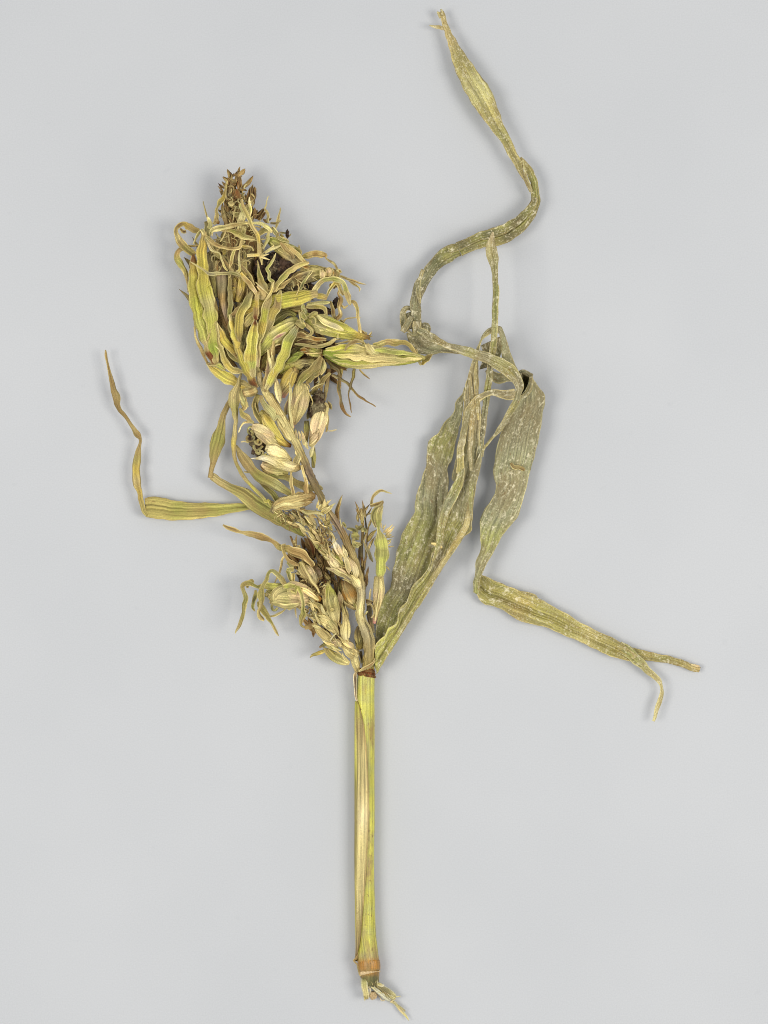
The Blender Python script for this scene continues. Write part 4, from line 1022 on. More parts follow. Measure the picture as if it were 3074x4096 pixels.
# ================================================================== tassel head: brown spikelets at the tip (Mc)
head = tube('tassel_head_core', plant, A, [(800, 1250, 90), (720, 1100, 150), (680, 950, 190), (660, 800, 200), (650, 650, 190), (620, 520, 130), (610, 420, 100), (605, 320, 80), (605, 230, 40)], 84, 'tb tb br gb br br db br', 'dry', flat=.5, ridge=.15, nr=7, crum=4)
tag(head, 'brown core of the tassel head')
TIP = [(930, 260, 880, 120, 44, 'br tb'), (905, 260, 870, 140, 34, 'tb ta br'), (945, 240, 930, 165, 50, 'bk db'), (970, 230, 1030, 150, 40, 'db br bk'), (960, 250, 985, 180, 30, 'gb db'), (1010, 270, 1160, 115, 60, 'br tb br'), (1060, 220, 1085, 80, 40, 'br tb'), (1090, 210, 1165, 130, 40, 'tb br'),
       (890, 330, 800, 245, 44, 'tb ta br'), (1000, 340, 910, 260, 54, 'br ta tb'), (880, 400, 790, 320, 50, 'br tb'), (900, 360, 860, 290, 40, 'rb br'), (830, 430, 730, 350, 44, 'br db'), (960, 400, 930, 290, 60, 'db br'), (1000, 380, 980, 290, 50, 'br gb'), (1050, 370, 1080, 260, 70, 'br rb br'), (980, 430, 1030, 300, 50, 'br tb rb'), (1090, 420, 1100, 270, 60, 'rb br db'), (1080, 470, 1060, 300, 50, 'br rb'),
       (1120, 420, 1290, 235, 66, 'tb ta tb'), (1100, 440, 1190, 465, 40, 'br tb db'), (1060, 450, 1175, 440, 30, 'tb br'), (800, 520, 720, 400, 40, 'br tb'), (810, 560, 745, 470, 50, 'br tb'), (820, 560, 770, 440, 44, 'rb br'), (930, 600, 870, 430, 110, 'db gb br'), (1000, 600, 960, 440, 110, 'db br gb'), (1060, 620, 1020, 450, 90, 'br rb'), (920, 520, 940, 400, 60, 'gb db'), (1000, 640, 940, 540, 100, 'br db'),
       (1110, 640, 1130, 480, 60, 'tb ta st'), (1170, 640, 1110, 490, 50, 'ta tb'), (900, 640, 860, 560, 60, 'br db'), (1200, 660, 1250, 430, 70, 'db br bk'), (1260, 660, 1320, 420, 90, 'br db br'), (1300, 700, 1345, 450, 60, 'db br'), (1290, 560, 1295, 380, 40, 'br db bk'), (1220, 700, 1180, 540, 50, 'db br'), (1310, 680, 1260, 520, 60, 'br tb'),
       (1290, 880, 1280, 720, 60, 'rb db'), (1340, 920, 1330, 760, 50, 'db br'), (1340, 930, 1480, 780, 80, 'db br bk'), (1380, 940, 1500, 820, 60, 'br db'), (1330, 900, 1460, 770, 40, 'db bk'), (1310, 900, 1370, 800, 60, 'br db'), (870, 1000, 800, 690, 80, 'tb ta br'), (930, 940, 880, 740, 90, 'tb gb br'), (980, 760, 920, 640, 70, 'tb ta st'), (930, 740, 880, 620, 60, 'st ta tb'), (1040, 920, 980, 800, 110, 'tb ta br'), (1080, 860, 1000, 770, 90, 'br tb'),
       (1600, 930, 1530, 960, 30, 'br db'), (1560, 990, 1470, 940, 60, 'db br'), (860, 960, 720, 850, 16, 'tb'), (730, 1010, 700, 940, 60, 'rb ta'), (1280, 960, 1230, 760, 80, 'br ta')]
for x0, y0, x1, y1, w, c in TIP:
    f = rnd.random()
    zz = 118 + rnd.uniform(-14, 18) - max(0, (abs(1000 - x1) - 200) * .05)
    if f < .55:
        spike(head, Mc, x0, y0, x1, y1, w * 1.1, zz, c, dz=rnd.uniform(-6, 14), name='spikelet', edge='tb', pleat=.12, blunt=.5)
    else:
        glume(head, Mc, x0, y0, x1, y1, w, zz, c, dz=rnd.uniform(-6, 14), mat='dry')
for k in range(46):                                                   # small glumes crowded round the tip
    t = rnd.random()
    cx, cy, wd = 960 + rnd.uniform(-40, 60) * t, 280 + 620 * t, 90 + 90 * t
    x = cx + rnd.uniform(-1, 1) * wd
    a = -math.pi / 2 + (x - cx) / wd * .9 + rnd.uniform(-.3, .3)
    l = rnd.uniform(60, 130)
    spike(head, Mc, x, cy, x + l * math.cos(a), cy + l * math.sin(a), rnd.uniform(28, 52), rnd.uniform(90, 124), rnd.choice(['br tb', 'db br', 'tb ta', 'rb br', 'tb br db', 'ta tb']), dz=8, name='spikelet', edge='tb')

# dark gall in the middle of the head
lump('gall', head, O, 420, 560, 104, 220, 200, 46, M['gall'], .35, 40)
lump('gall', head, O, 180, 600, 96, 120, 150, 40, M['gall'], .4, 26)
lump('gall', head, O, 320, 560, 138, 70, 110, 20, M['galg'], .5, 22)
lump('gall', head, O, 560, 900, 90, 150, 70, 28, M['galg'], .5, 24)
lump('gall', head, O, 800, 870, 92, 120, 60, 26, M['gall'], .5, 24)
lump('gall', head, P, 950, 160, 84, 170, 70, 24, M['gall'], .4, 24)
lump('gall', head, P, 1200, 40, 84, 60, 70, 20, M['gall'], .5, 18)
lump('gall', head, O, 520, 120, 60, 22, 60, 16, M['gall'], .5, 14)
spike(head, O, 500, 110, 400, 100, 22, 60, 'bk db'); spike(head, O, 540, 160, 570, 120, 16, 62, 'bk db'); spike(head, O, 660, 380, 680, 280, 30, 90, 'tb br'); spike(head, O, 700, 390, 710, 350, 24, 92, 'tb ta')

an = Mesh()
# withered chaff that thickens the head below the visible ones
for k in range(120):
    t = rnd.random()
    # axis of the head mass
    ax, ay = 1010 - 60 * t + 0 * t, 1500 - 560 * t
    wd = (150 + 190 * math.sin(math.pi * min(1, t * 1.05)))
    u = rnd.uniform(-1, 1)
    x0, y0 = ax + u * wd * .5, ay
    x1 = x0 + u * 90 + rnd.uniform(-30, 30)
    y1 = y0 - rnd.uniform(70, 180)
    if u > .45 and t < .6:
        x1 = x0 + rnd.uniform(70, 150); y1 = y0 - rnd.uniform(-20, 70)
    if t > .7:
        x1 = x0 + rnd.uniform(-15, 15) - u * 20; y1 = max(y1, 880 + abs(x1 - 960) * .8)
    add_spike(an, UNIT, x0, y0, x1, y1, rnd.uniform(22, 44), rnd.uniform(40, 100), rnd.choice(['tb ol tb', 'br tb', 'ol ta', 'gb tb', 'tb ta', 'dg ol', 'br db', 'go ta tb']))
for k in range(60):  # filler under the right bracts, its dark colours painting the shade of the gap
    x, y = rnd.uniform(1140, 1330), rnd.uniform(1330, 1500)
    a = rnd.uniform(-.9, .7) + (math.pi if rnd.random() < .3 else 0)
    l = rnd.uniform(50, 110)
    add_spike(an, UNIT, x, y, x + l * math.cos(a) * .7, y + l * math.sin(a), rnd.uniform(14, 34), rnd.uniform(14, 70), rnd.choice(['db br', 'bk db', 'br tb', 'dg br', 'tb db']))
tag(an.build('chaff_and_gap_shade', 'dry', head, 1.5), kind='stuff')

# ------------------------------------------------------------------ big leaves of the head, left side
rl(head, A, 122, 'rb go ye ye yg yg lm lm ta rb', [(315, 775, 24, 10), (322, 830, 56, 8), (318, 930, 72, 4), (B, 322, 80, 86), (B, 345, 220, 92), (B, 372, 340, 92), (B, 410, 470, 84), (B, 450, 580, 66), (B, 470, 655, 36)], 'bract', 'husk', cup=.22, pleat=.05, roll=6, edge='st', nc=15)
rl(head, A, 150, 'ta go ye ye yg sg lm lm gr ta', [(400, 600, 30, 6), (390, 690, 60, 6), (385, 780, 76, 4), (395, 900, 96), (400, 1020, 112), (B, 412, 120, 116), (B, 436, 240, 104, -6), (B, 455, 360, 84, -12), (B, 468, 500, 68, -18), (B, 482, 620, 50, -26), (B, 490, 650, 24, -30)], 'bract', 'husk', cup=.2, pleat=.05, roll=6, edge='st', nc=15)
rl(head, B, 128, 'gr lm gr lm', [(350, 60, 12), (362, 180, 24), (395, 320, 44), (430, 450, 40), (450, 560, 30)], 'bract', 'husk', cup=.3, roll=6, edge='lm')
rl(head, B, 96, 'ta st ta tb', [(330, 380, 14), (350, 480, 22), (395, 580, 26), (425, 650, 18)], 'bract', 'husk', cup=.3)
rl(head, B, 112, 'rb ta lm ta', [(430, 655, 14), (480, 655, 40), (530, 685, 44), (560, 700, 20)], 'bract', 'husk', cup=.3, roll=6)
rl(head, B, 106, 'tb go ye go ta go', [(420, 650, 18), (475, 700, 64), (540, 745, 84), (620, 785, 72), (690, 810, 58), (770, 845, 40)], 'bract', 'husk', cup=.25, roll=8)
rl(head, B, 128, 'ta ta ol go ta', [(475, 330, 30), (490, 410, 50), (505, 500, 48), (545, 590, 40), (572, 670, 54), (620, 705, 50), (690, 712, 20)], 'bract', 'leafy', cup=.3, groove=.1, roll=14)
rl(head, B, 136, 'ta st ta', [(480, 335, 26), (450, 380, 30), (435, 430, 24), (425, 480, 8)], 'curled_tip', cup=.3, roll=30)
rl(head, B, 118, 'ta go ye go tb', [(480, 340, 26), (520, 420, 54), (570, 500, 72), (620, 570, 60), (650, 620, 20)], 'bract', 'husk', cup=.3)
rl(head, B, 110, 'tb ol go', [(530, 470, 20), (590, 580, 40), (650, 620, 40), (690, 660, 20)], 'bract', 'husk', cup=.3)
# brown-grey sheathing husks
tl(head, N, 112, 'br pu gb tb pu br or', [(740, 580, 140), (760, 700, 180), (780, 850, 190, 4), (790, 1000, 190, 4), (790, 1150, 170), (B, 545, 200, 60), (B, 580, 340, 40), (B, 605, 460, 20)], flat=.6, ridge=.1, mat='stem')
rl(head, N, 142, 'gb br tb', [(690, 590, 30), (700, 700, 50), (720, 850, 50)], 'bract', 'dry', cup=.3)
tl(head, N, 104, 'gb gy ol dg', [(560, 450, 60), (590, 600, 110), (640, 800, 120), (680, 1000, 110), (700, 1200, 90)], flat=.6, ridge=.1)
rl(head, N, 134, 'og gg og ol og', [(905, 830, 40), (910, 950, 70), (915, 1080, 84), (920, 1240, 84), (B, 595, 260, 40), (B, 615, 400, 58), (B, 645, 500, 62), (B, 665, 590, 44), (B, 680, 625, 16)], 'bract', 'leafy', cup=.22, roll=8)
tl(head, N, 108, 'go tb go go br', [(1000, 880, 60), (1020, 1000, 80), (1010, 1120, 90), (B, 630, 90, 50), (B, 625, 200, 20)], flat=.6)
tl(head, N, 122, 'ta ol go go tb go', [(1160, 560, 70), (1150, 700, 110, 4), (1130, 860, 130, 6), (1110, 1020, 140, 4), (1080, 1180, 120), (B, 650, 200, 40)], flat=.55, ridge=.1)
tl(head, N, 100, 'tb br go tb', [(1000, 600, 60), (1020, 760, 80), (1000, 900, 70), (960, 1000, 40)], flat=.6)
# strips over the top
rl(head, N, 190, 'sg st sg st ta sg st gg gg sg', [(590, 170, 20, -20), (600, 110, 60), (650, 70, 90), (760, 40, 90), (900, 20, 80), (1050, -10, 70), (1200, -30, 60), (1330, -30, 50), (1440, -20, 60), (1540, 30, 70, -10), (1620, 100, 70, -30)], 'leaf_strip', cup=.2, pleat=.12, groove=.12, roll=14)
rl(head, N, 178, 'st ol ta og ol sg ta', [(620, 190, 14), (640, 100, 30), (740, 85, 34), (850, 90, 70), (960, 100, 90), (1080, 150, 110), (1180, 210, 80), (1290, 225, 60), (1340, 225, 20)], 'leaf_strip', cup=.2, pleat=.1, groove=.1, roll=14)
rl(head, N, 186, 'ta tb', [(848, -20, 22), (846, 90, 22), (800, 200, 26), (750, 280, 10)], 'leaf_strip', seg=4)
rl(head, Mc, 196, 'ta ol ol ta go ta st', [(1115, 610, 40), (1140, 720, 66), (1190, 850, 70), (1240, 960, 80), (1300, 1080, 90, -4), (1370, 1200, 84, -8), (N, 1400, 280, 76, -10), (N, 1400, 380, 84, -10), (N, 1410, 470, 70, -14), (N, 1430, 560, 56, -18), (N, 1450, 660, 30, -24)], 'leaf_strip', cup=.2, pleat=.06, roll=12)
rl(head, Mc, 184, 'wh st lm st', [(1240, 570, 16), (1235, 660, 50), (1255, 760, 60), (1250, 860, 50), (1240, 920, 20)], 'leaf_strip', 'husk', cup=.25)
rl(head, Mc, 152, 'st ta tb', [(1270, 630, 40), (1295, 690, 40), (1280, 740, 16)], 'leaf_strip', 'husk')
rl(head, Mc, 166, 'ta ol st ta', [(1230, 700, 50), (1180, 780, 90), (1130, 860, 110), (1090, 960, 110), (1060, 1060, 60)], 'bract', 'husk', cup=.25, groove=.06)
rl(head, Mc, 142, 'tb st ol ta', [(1150, 990, 60), (1110, 1080, 150), (1080, 1200, 150), (N, 1060, 60, 90)], 'bract', 'husk', cup=.25, groove=.08)
rl(head, Mc, 160, 'lm sg og', [(1080, 680, 30), (1100, 740, 56), (1105, 800, 20)], 'curled_tip', cup=.3)
rl(head, Mc, 162, 'sg st sg', [(1020, 720, 20), (1000, 790, 30), (980, 880, 24), (975, 960, 14)], 'leaf_strip', seg=4)
rl(head, Mc, 150, 'ta st ta', [(890, 660, 40), (940, 700, 70), (970, 660, 50), (990, 700, 30)], 'curled_tip', roll=30)
rl(head, Mc, 150, 'ta ol tb', [(940, 820, 30), (1020, 850, 80), (1090, 830, 40)], 'curled_tip', roll=30)
rl(head, Mc, 136, 'go tb go ol ta ta ta', [(850, 360, 40, 20), (845, 430, 36, 20), (830, 520, 56, 14), (800, 600, 80), (750, 660, 90, -6), (715, 730, 60, -10), (690, 790, 76, -14), (685, 880, 80, -14), (675, 970, 70, -14), (640, 1020, 50, -14)], 'bract', 'leafy', cup=.4, pleat=.08, roll=16)
rl(head, Mc, 152, 'go st ta', [(870, 300, 30), (850, 380, 40), (830, 440, 26)], 'bract', 'husk')
rl(head, Mc, 142, 'st tb', [(820, 460, 16), (850, 540, 24), (875, 620, 14)], 'bract', 'husk')
rl(head, Mc, 112, 'tb ta tb', [(470, 640, 8), (485, 740, 26), (510, 830, 34), (540, 920, 24)], 'leaf_strip', 'dry', cup=.3)
rl(head, Mc, 128, 'sg gg gg sg', [(540, 910, 40), (570, 960, 80), (590, 1030, 110), (560, 1100, 100)], 'curled_tip', 'leafy', cup=.25, pleat=.1, roll=20)
rl(head, Mc, 120, 'dg gg dg', [(510, 980, 50), (530, 1060, 80), (540, 1160, 90), (560, 1240, 80)], 'bract', 'leafy', cup=.3)
rl(head, Mc, 126, 'ta tb ta ta ta st', [(1555, 555, 10), (1530, 620, 20), (1510, 720, 22), (1490, 770, 26), (1530, 820, 40), (1560, 900, 50), (1545, 960, 60), (1560, 1010, 40)], 'curled_tip', 'leafy', cup=.3, roll=20, seg=4)
rl(head, A, 100, 'br tb ta tb', [(965, 425, 6), (955, 480, 22), (940, 540, 24), (930, 580, 10)], 'leaf_strip', 'dry', cup=.3)
rl(head, A, 104, 'br db', [(970, 520, 8), (930, 540, 24), (890, 540, 20)], 'leaf_strip', 'dry')
# left curls
rl(head, A, 118, 'ol ta go tb ta st ta ol ol', [(365, 600, 40), (330, 590, 50), (290, 565, 52), (255, 548, 40), (215, 558, 40), (200, 590, 40), (215, 640, 44), (255, 695, 56), (300, 740, 64), (335, 772, 40)], 'leaf_strip', cup=.25, pleat=.12, roll=20)
rl(head, N, 100, 'br tb db', [(90, 60, 40), (130, 110, 70), (190, 110, 60)], 'leaf_strip', 'dry', roll=20)
rl(head, A, 96, 'tb gb tb og ol ta tb', [(355, 700, 14), (300, 708, 28), (245, 722, 44), (212, 765, 50), (215, 815, 56), (245, 865, 52), (268, 920, 38), (282, 985, 22), (284, 1050, 12)], 'leaf_strip', cup=.3, pleat=.08, roll=20)
rl(head, N, 140, 'gg og sg', [(430, 90, 40), (390, 150, 50), (350, 220, 40), (310, 320, 14)], 'leaf_strip', cup=.3)
rl(head, N, 158, 'sg st tb', [(440, 70, 50), (470, 130, 70), (500, 190, 50), (530, 160, 40)], 'curled_tip', cup=.3, roll=30)
rl(head, N, 170, 'gg ta tb ta tb ta ta', [(520, 190, 40), (580, 240, 90), (660, 300, 80), (760, 360, 70), (880, 385, 60), (1000, 385, 60), (1080, 360, 60), (1100, 290, 40), (1115, 220, 24)], 'leaf_strip', cup=.3, pleat=.1, groove=.08, roll=18)
rl(head, N, 160, 'ta ta st', [(1090, 320, 40), (1130, 290, 70), (1170, 270, 30)], 'curled_tip')
rl(head, N, 164, 'gb ta tb ol tb tb ta', [(500, 220, 40), (560, 310, 80), (620, 400, 90), (700, 490, 100), (790, 560, 90), (860, 650, 90), (920, 730, 80), (980, 790, 40)], 'leaf_strip', cup=.2, pleat=.08, groove=.05, roll=10)
rl(head, N, 174, 'pk st ta go', [(500, 200, 14), (550, 290, 30), (590, 400, 40), (650, 440, 24), (740, 470, 20), (770, 560, 30), (830, 690, 34), (880, 760, 16)], 'leaf_strip', 'husk', cup=.3, roll=26)
rl(head, N, 190, 'tb ta ta gy st ta ol ta', [(250, 605, 8), (340, 660, 24), (450, 730, 46), (560, 790, 60), (660, 810, 66), (780, 805, 56), (900, 800, 60), (1010, 810, 60), (1100, 850, 30)], 'leaf_strip', 'husk', cup=.3, pleat=.1, groove=.08, roll=14)
rl(head, N, 168, 'og ol tb', [(990, 410, 40), (960, 530, 60), (930, 640, 56), (910, 720, 20)], 'leaf_strip', cup=.25)
rl(head, N, 176, 'ta st ta go ta', [(1080, 420, 16), (1060, 530, 30), (1070, 640, 36), (1080, 740, 40), (1040, 790, 60), (1000, 800, 20)], 'leaf_strip', 'husk', cup=.3)
rl(head, N, 182, 'go ta tb ta pk ta', [(1100, 790, 60), (1160, 870, 90), (1230, 960, 110), (1300, 1060, 96), (1350, 1150, 70), (1390, 1230, 50)], 'leaf_strip', cup=.2, pleat=.07, roll=10)
rl(head, N, 172, 'gb ol ta', [(1090, 660, 30), (1170, 750, 60), (1240, 830, 66), (1290, 930, 50), (1320, 1000, 20)], 'leaf_strip', cup=.25)
rl(head, N, 152, 'ta ol go ta', [(1130, 420, 60), (1170, 470, 80), (1170, 540, 70), (1200, 490, 40)], 'curled_tip', pleat=.14, roll=30)
rl(head, N, 150, 'go ta ol', [(1120, 350, 40), (1200, 360, 90), (1270, 380, 60), (1300, 430, 30)], 'curled_tip', pleat=.14, roll=30)
# small star of dried tips
rl(head, N, 184, 'ta ta go st', [(1200, 510, 50), (1280, 500, 50), (1360, 495, 46), (1430, 500, 50)], 'leaf_strip', 'husk', roll=12)
rl(head, N, 188, 'ta st wh', [(1420, 505, 40), (1490, 500, 28), (1560, 482, 10)], 'leaf_strip', 'husk', roll=8, seg=4)
rl(head, N, 188, 'ta st wh', [(1420, 520, 44), (1490, 550, 34), (1580, 578, 6)], 'leaf_strip', 'husk', roll=8, seg=4)
rl(head, N, 186, 'ta ol ta', [(1410, 480, 40), (1440, 580, 50), (1455, 660, 30)], 'leaf_strip', 'husk', roll=8)
rl(head, N, 160, 'ta st ta', [(1650, 340, 30), (1580, 400, 40), (1500, 450, 30), (1450, 480, 14)], 'leaf_strip', 'husk')
rl(head, N, 176, 'st og og ol gg ol', [(1370, 590, 14), (1390, 680, 40), (1400, 780, 70), (1420, 880, 100), (1450, 980, 130), (1500, 1060, 100), (1560, 1110, 40)], 'leaf_strip', cup=.25, groove=.06, roll=12)
rl(head, O, 170, 'st sg lm og gg og', [(360, 390, 6), (330, 470, 40), (270, 560, 40), (240, 610, 44), (270, 680, 50), (270, 740, 44), (320, 780, 50), (350, 800, 20)], 'leaf_strip', cup=.3, roll=26, seg=4)
rl(head, O, 150, 'ol gg og', [(240, 820, 40), (270, 850, 80), (330, 850, 60), (380, 920, 40)], 'curled_tip', roll=30)
rl(head, O, 178, 'pk ta ta gy', [(100, 840, 30), (170, 900, 120), (200, 980, 110), (130, 1000, 60)], 'bract', 'husk', cup=.2, pleat=.14, roll=24)
rl(head, O, 186, 'st wh ta', [(80, 790, 8), (140, 850, 18), (220, 920, 20), (270, 970, 10)], 'leaf_strip', 'husk', roll=8, seg=4)
rl(head, O, 190, 'st go ta', [(335, 790, 8), (310, 900, 34), (260, 1000, 46), (220, 1050, 20)], 'leaf_strip', 'husk', cup=.3)
# heavy husk running down to the right
tl(head, O, 128, 'gr og ol ta gy ta ol', [(255, 190, 90), (330, 240, 140, 4), (420, 310, 170, 8), (520, 390, 180, 10), (620, 460, 170, 8), (720, 520, 130, 4), (800, 560, 80)], flat=.55, ridge=.1, crum=3)
rl(head, O, 170, 'tb ta gb', [(420, 240, 30), (500, 310, 70), (570, 400, 70), (600, 470, 40)], 'bract', 'dry', cup=.25)
rl(head, O, 172, 'ol ta sg', [(470, 270, 40), (580, 330, 56), (660, 400, 56), (760, 500, 40)], 'bract', 'leafy', cup=.25)
rl(head, O, 168, 'ta st ta', [(210, 390, 20), (280, 340, 40), (360, 310, 44), (430, 285, 20)], 'leaf_strip', 'husk', cup=.3)
rl(head, O, 160, 'ta ol ta', [(280, 60, 20), (250, 150, 50), (240, 230, 50), (180, 330, 30)], 'leaf_strip', 'husk', cup=.3)
rl(head, O, 156, 'gg ol gg gg', [(100, 140, 60), (180, 90, 80), (260, 50, 90), (300, 100, 40)], 'leaf_strip', cup=.3)
for p in [[(300, 40, 60), (350, 80, 90), (380, 130, 60)], [(390, 160, 40), (430, 190, 80), (500, 210, 90), (540, 240, 40)], [(600, 300, 30), (640, 330, 60), (690, 370, 60), (710, 410, 20)], [(420, 130, 30), (450, 160, 60), (470, 190, 30)], [(520, 250, 30), (580, 290, 50), (620, 310, 30)], [(400, 110, 40), (380, 170, 50), (420, 200, 30)]]:
    rl(head, O, 150 + rnd.uniform(-10, 10), rnd.choice(['gg sg og', 'sg gg', 'gg og sg']), p, 'curled_tip', cup=.25, pleat=.16, roll=30, seg=4)
rl(head, O, 120, 'ol ta tb ta tb', [(710, 440, 40), (790, 430, 100), (880, 410, 110), (970, 400, 110), (1040, 420, 80), (1050, 450, 30)], 'leaf_strip', cup=.15, pleat=.12, roll=12)
rl(head, O, 118, 'ta tb st tb ol ta', [(1050, 450, 20), (1100, 490, 40), (1160, 530, 44), (1195, 580, 46), (1210, 650, 56), (1215, 740, 60)], 'leaf_strip', cup=.3, roll=26, seg=4)
tl(head, O, 108, 'gb tb gb ol ta tb', [(540, 830, 100), (640, 760, 170, 4), (760, 720, 190, 6), (900, 680, 190, 6), (1020, 660, 150, 2), (1140, 660, 120), (1250, 680, 60)], flat=.55, ridge=.12, crum=3)
tl(head, O, 118, 'ta ol ol ta', [(700, 600, 60), (820, 600, 90), (940, 610, 100), (1040, 620, 70)], flat=.5, ridge=.1)
rl(head, O, 138, 'pk or ta', [(700, 570, 40), (760, 580, 80), (830, 600, 50)], 'bract', 'dry', pleat=.14)
for p in [[(990, 620, 50), (1000, 690, 80), (1010, 750, 40)], [(1060, 600, 50), (1090, 650, 90), (1080, 710, 50)], [(1130, 600, 40), (1150, 660, 60), (1150, 710, 40)], [(1200, 620, 40), (1240, 650, 60), (1270, 660, 20)]]:
    rl(head, O, 140 + rnd.uniform(-6, 10), rnd.choice(['ta pk ta', 'sg ta', 'st or ta']), p, 'curled_tip', cup=.35, pleat=.12, roll=20, seg=4)
rl(head, O, 148, 'dg og dg og', [(830, 650, 14), (790, 730, 30), (740, 810, 40), (700, 880, 40), (660, 920, 20)], 'leaf_strip', 'husk', cup=.3)
rl(head, O, 96, 'gb br db', [(1250, 710, 40), (1340, 740, 50), (1430, 770, 40), (1500, 800, 30), (1605, 822, 6)], 'leaf_strip', 'dry', cup=.3)
rl(head, O, 92, 'tb br db br', [(1380, 760, 36), (1440, 810, 44), (1500, 850, 36), (1525, 885, 30), (1515, 920, 12)], 'leaf_strip', 'dry', cup=.3, roll=26)
rl(head, O, 176, 'ol ta ol og ol ta', [(820, 520, 40), (720, 550, 80), (620, 590, 90), (530, 650, 80), (460, 720, 90), (390, 800, 90), (350, 870, 70), (320, 930, 30)], 'leaf_strip', cup=.2, pleat=.08, groove=.06, roll=12)
rl(head, O, 164, 'tb ta ta ol', [(610, 700, 14), (560, 760, 40), (480, 820, 60), (420, 870, 90), (360, 930, 60)], 'leaf_strip', cup=.25)
# broad yellow leaf across the head
rl(head, B, 150, 'tb go ye ye ye yg ye ye ta', [(610, 305, 40), (690, 262, 88), (790, 225, 104), (890, 205, 112), (990, 190, 118), (1090, 170, 112), (1170, 152, 84), (1240, 142, 40)], 'bract', 'husk', cup=.2, pleat=.05, roll=5, nc=17)
rl(head, B, 126, 'ta go tb', [(1190, 150, 30), (1250, 150, 46), (1310, 170, 30)], 'bract', 'husk')
# right-hand curls
rl(head, O, 150, 'ta st ta og og sg og ta st', [(830, 1060, 20), (860, 960, 70), (930, 860, 80), (1010, 770, 70), (1100, 750, 70), (1200, 760, 76), (1290, 800, 80), (1340, 880, 86), (1350, 970, 80), (1370, 1060, 60), (1390, 1100, 40)], 'leaf_strip', cup=.25, pleat=.1, roll=16)
rl(head, O, 132, 'ta ol ta ta st ol', [(1385, 1110, 30), (1400, 1060, 50), (1440, 1060, 60), (1475, 1120, 56), (1490, 1200, 44), (P, 1490, 220, 50), (P, 1510, 340, 48), (P, 1530, 460, 50), (P, 1555, 560, 46), (P, 1590, 620, 30)], 'leaf_strip', cup=.25, roll=18)
rl(head, O, 126, 'ta ol go ta tb', [(1060, 1000, 30), (1080, 930, 50), (1130, 850, 60), (1190, 800, 60), (1230, 850, 60), (1260, 920, 50), (1300, 970, 30)], 'leaf_strip', cup=.3, roll=30)
rl(head, P, 112, 'db br tb br tb st tb', [(1150, -160, 60), (1200, -260, 50), (1240, -170, 70), (1230, -90, 60), (1260, 0, 60), (1230, 100, 60), (1250, 200, 60), (1200, 260, 50), (1220, 290, 30)], 'curled_tip', 'dry', cup=.3, pleat=.12, roll=36, seg=4)
rl(head, P, 110, 'tb ta tb st', [(1110, 20, 40), (1140, 100, 60), (1160, 200, 60), (1180, 270, 40)], 'curled_tip', 'dry', cup=.4, roll=16)
rl(head, P, 100, 'br db br', [(1100, -210, 40), (1160, -190, 60), (1220, -200, 40)], 'curled_tip', 'dry')
rl(head, P, 102, 'br tb', [(1250, 60, 40), (1310, 110, 40), (1320, 100, 10)], 'curled_tip', 'dry', seg=4)
rl(head, P, 104, 'tb br', [(1290, 100, 20), (1330, 95, 20), (1360, 70, 8)], 'curled_tip', 'dry', seg=4)
rl(head, P, 100, 'ol ta br', [(1250, 280, 40), (1290, 310, 40), (1300, 350, 20)], 'curled_tip', 'dry', seg=4)
rl(head, P, 92, 'tb gb br', [(1300, 300, 30), (1340, 260, 26), (1420, 245, 20), (1535, 238, 5)], 'leaf_strip', 'dry', seg=4)
rl(head, P, 140, 'ol sg gg og', [(790, 60, 40), (880, 50, 50), (960, 40, 60), (1060, 40, 44), (1110, 30, 20)], 'leaf_strip', cup=.2, pleat=.12, roll=20)
rl(head, P, 134, 'gg og gg ta', [(780, 90, 40), (870, 100, 70), (960, 100, 60), (1040, 120, 60), (1060, 200, 40), (1080, 300, 36), (1120, 370, 30), (1160, 420, 10)], 'leaf_strip', cup=.2, pleat=.12, roll=24)
for p in [[(740, 60, 40), (730, 120, 70), (770, 160, 60), (760, 190, 30)], [(690, 140, 40), (690, 200, 90), (720, 260, 80), (740, 310, 40)], [(800, 240, 50), (850, 220, 90), (910, 190, 80), (940, 180, 30)], [(820, 260, 40), (870, 270, 80), (880, 330, 40)], [(700, 170, 60), (740, 210, 80), (780, 270, 60)], [(730, 110, 30), (750, 140, 60), (720, 170, 50)]]:
    rl(head, P, 184 + rnd.uniform(-8, 8), rnd.choice(['gg og sg', 'og gg gg', 'sg og']), p, 'curled_tip', cup=.25, pleat=.16, roll=32, seg=4)
rl(head, P, 162, 'ol ta sg st', [(700, 310, 40), (780, 360, 60), (850, 420, 50), (840, 470, 40), (770, 500, 14)], 'leaf_strip', cup=.25, roll=24)
# green and pink husk, olive husk behind it
tl(head, P, 138, 'lm og lm sg lm sg og', [(130, 760, 80), (180, 660, 160, 4), (260, 560, 200, 8), (370, 470, 210, 10), (480, 390, 200, 10), (580, 320, 170, 6), (670, 280, 100)], flat=.5, ridge=.07)
rl(head, P, 196, 'pk ro pk', [(320, 560, 30), (390, 510, 60), (460, 470, 50), (500, 440, 20)], 'bract', 'husk', cup=.1, roll=4)
tl(head, P, 104, 'dg og dg og', [(240, 440, 60), (320, 330, 110), (430, 230, 120), (540, 180, 90), (640, 220, 60)], flat=.5, ridge=.08)
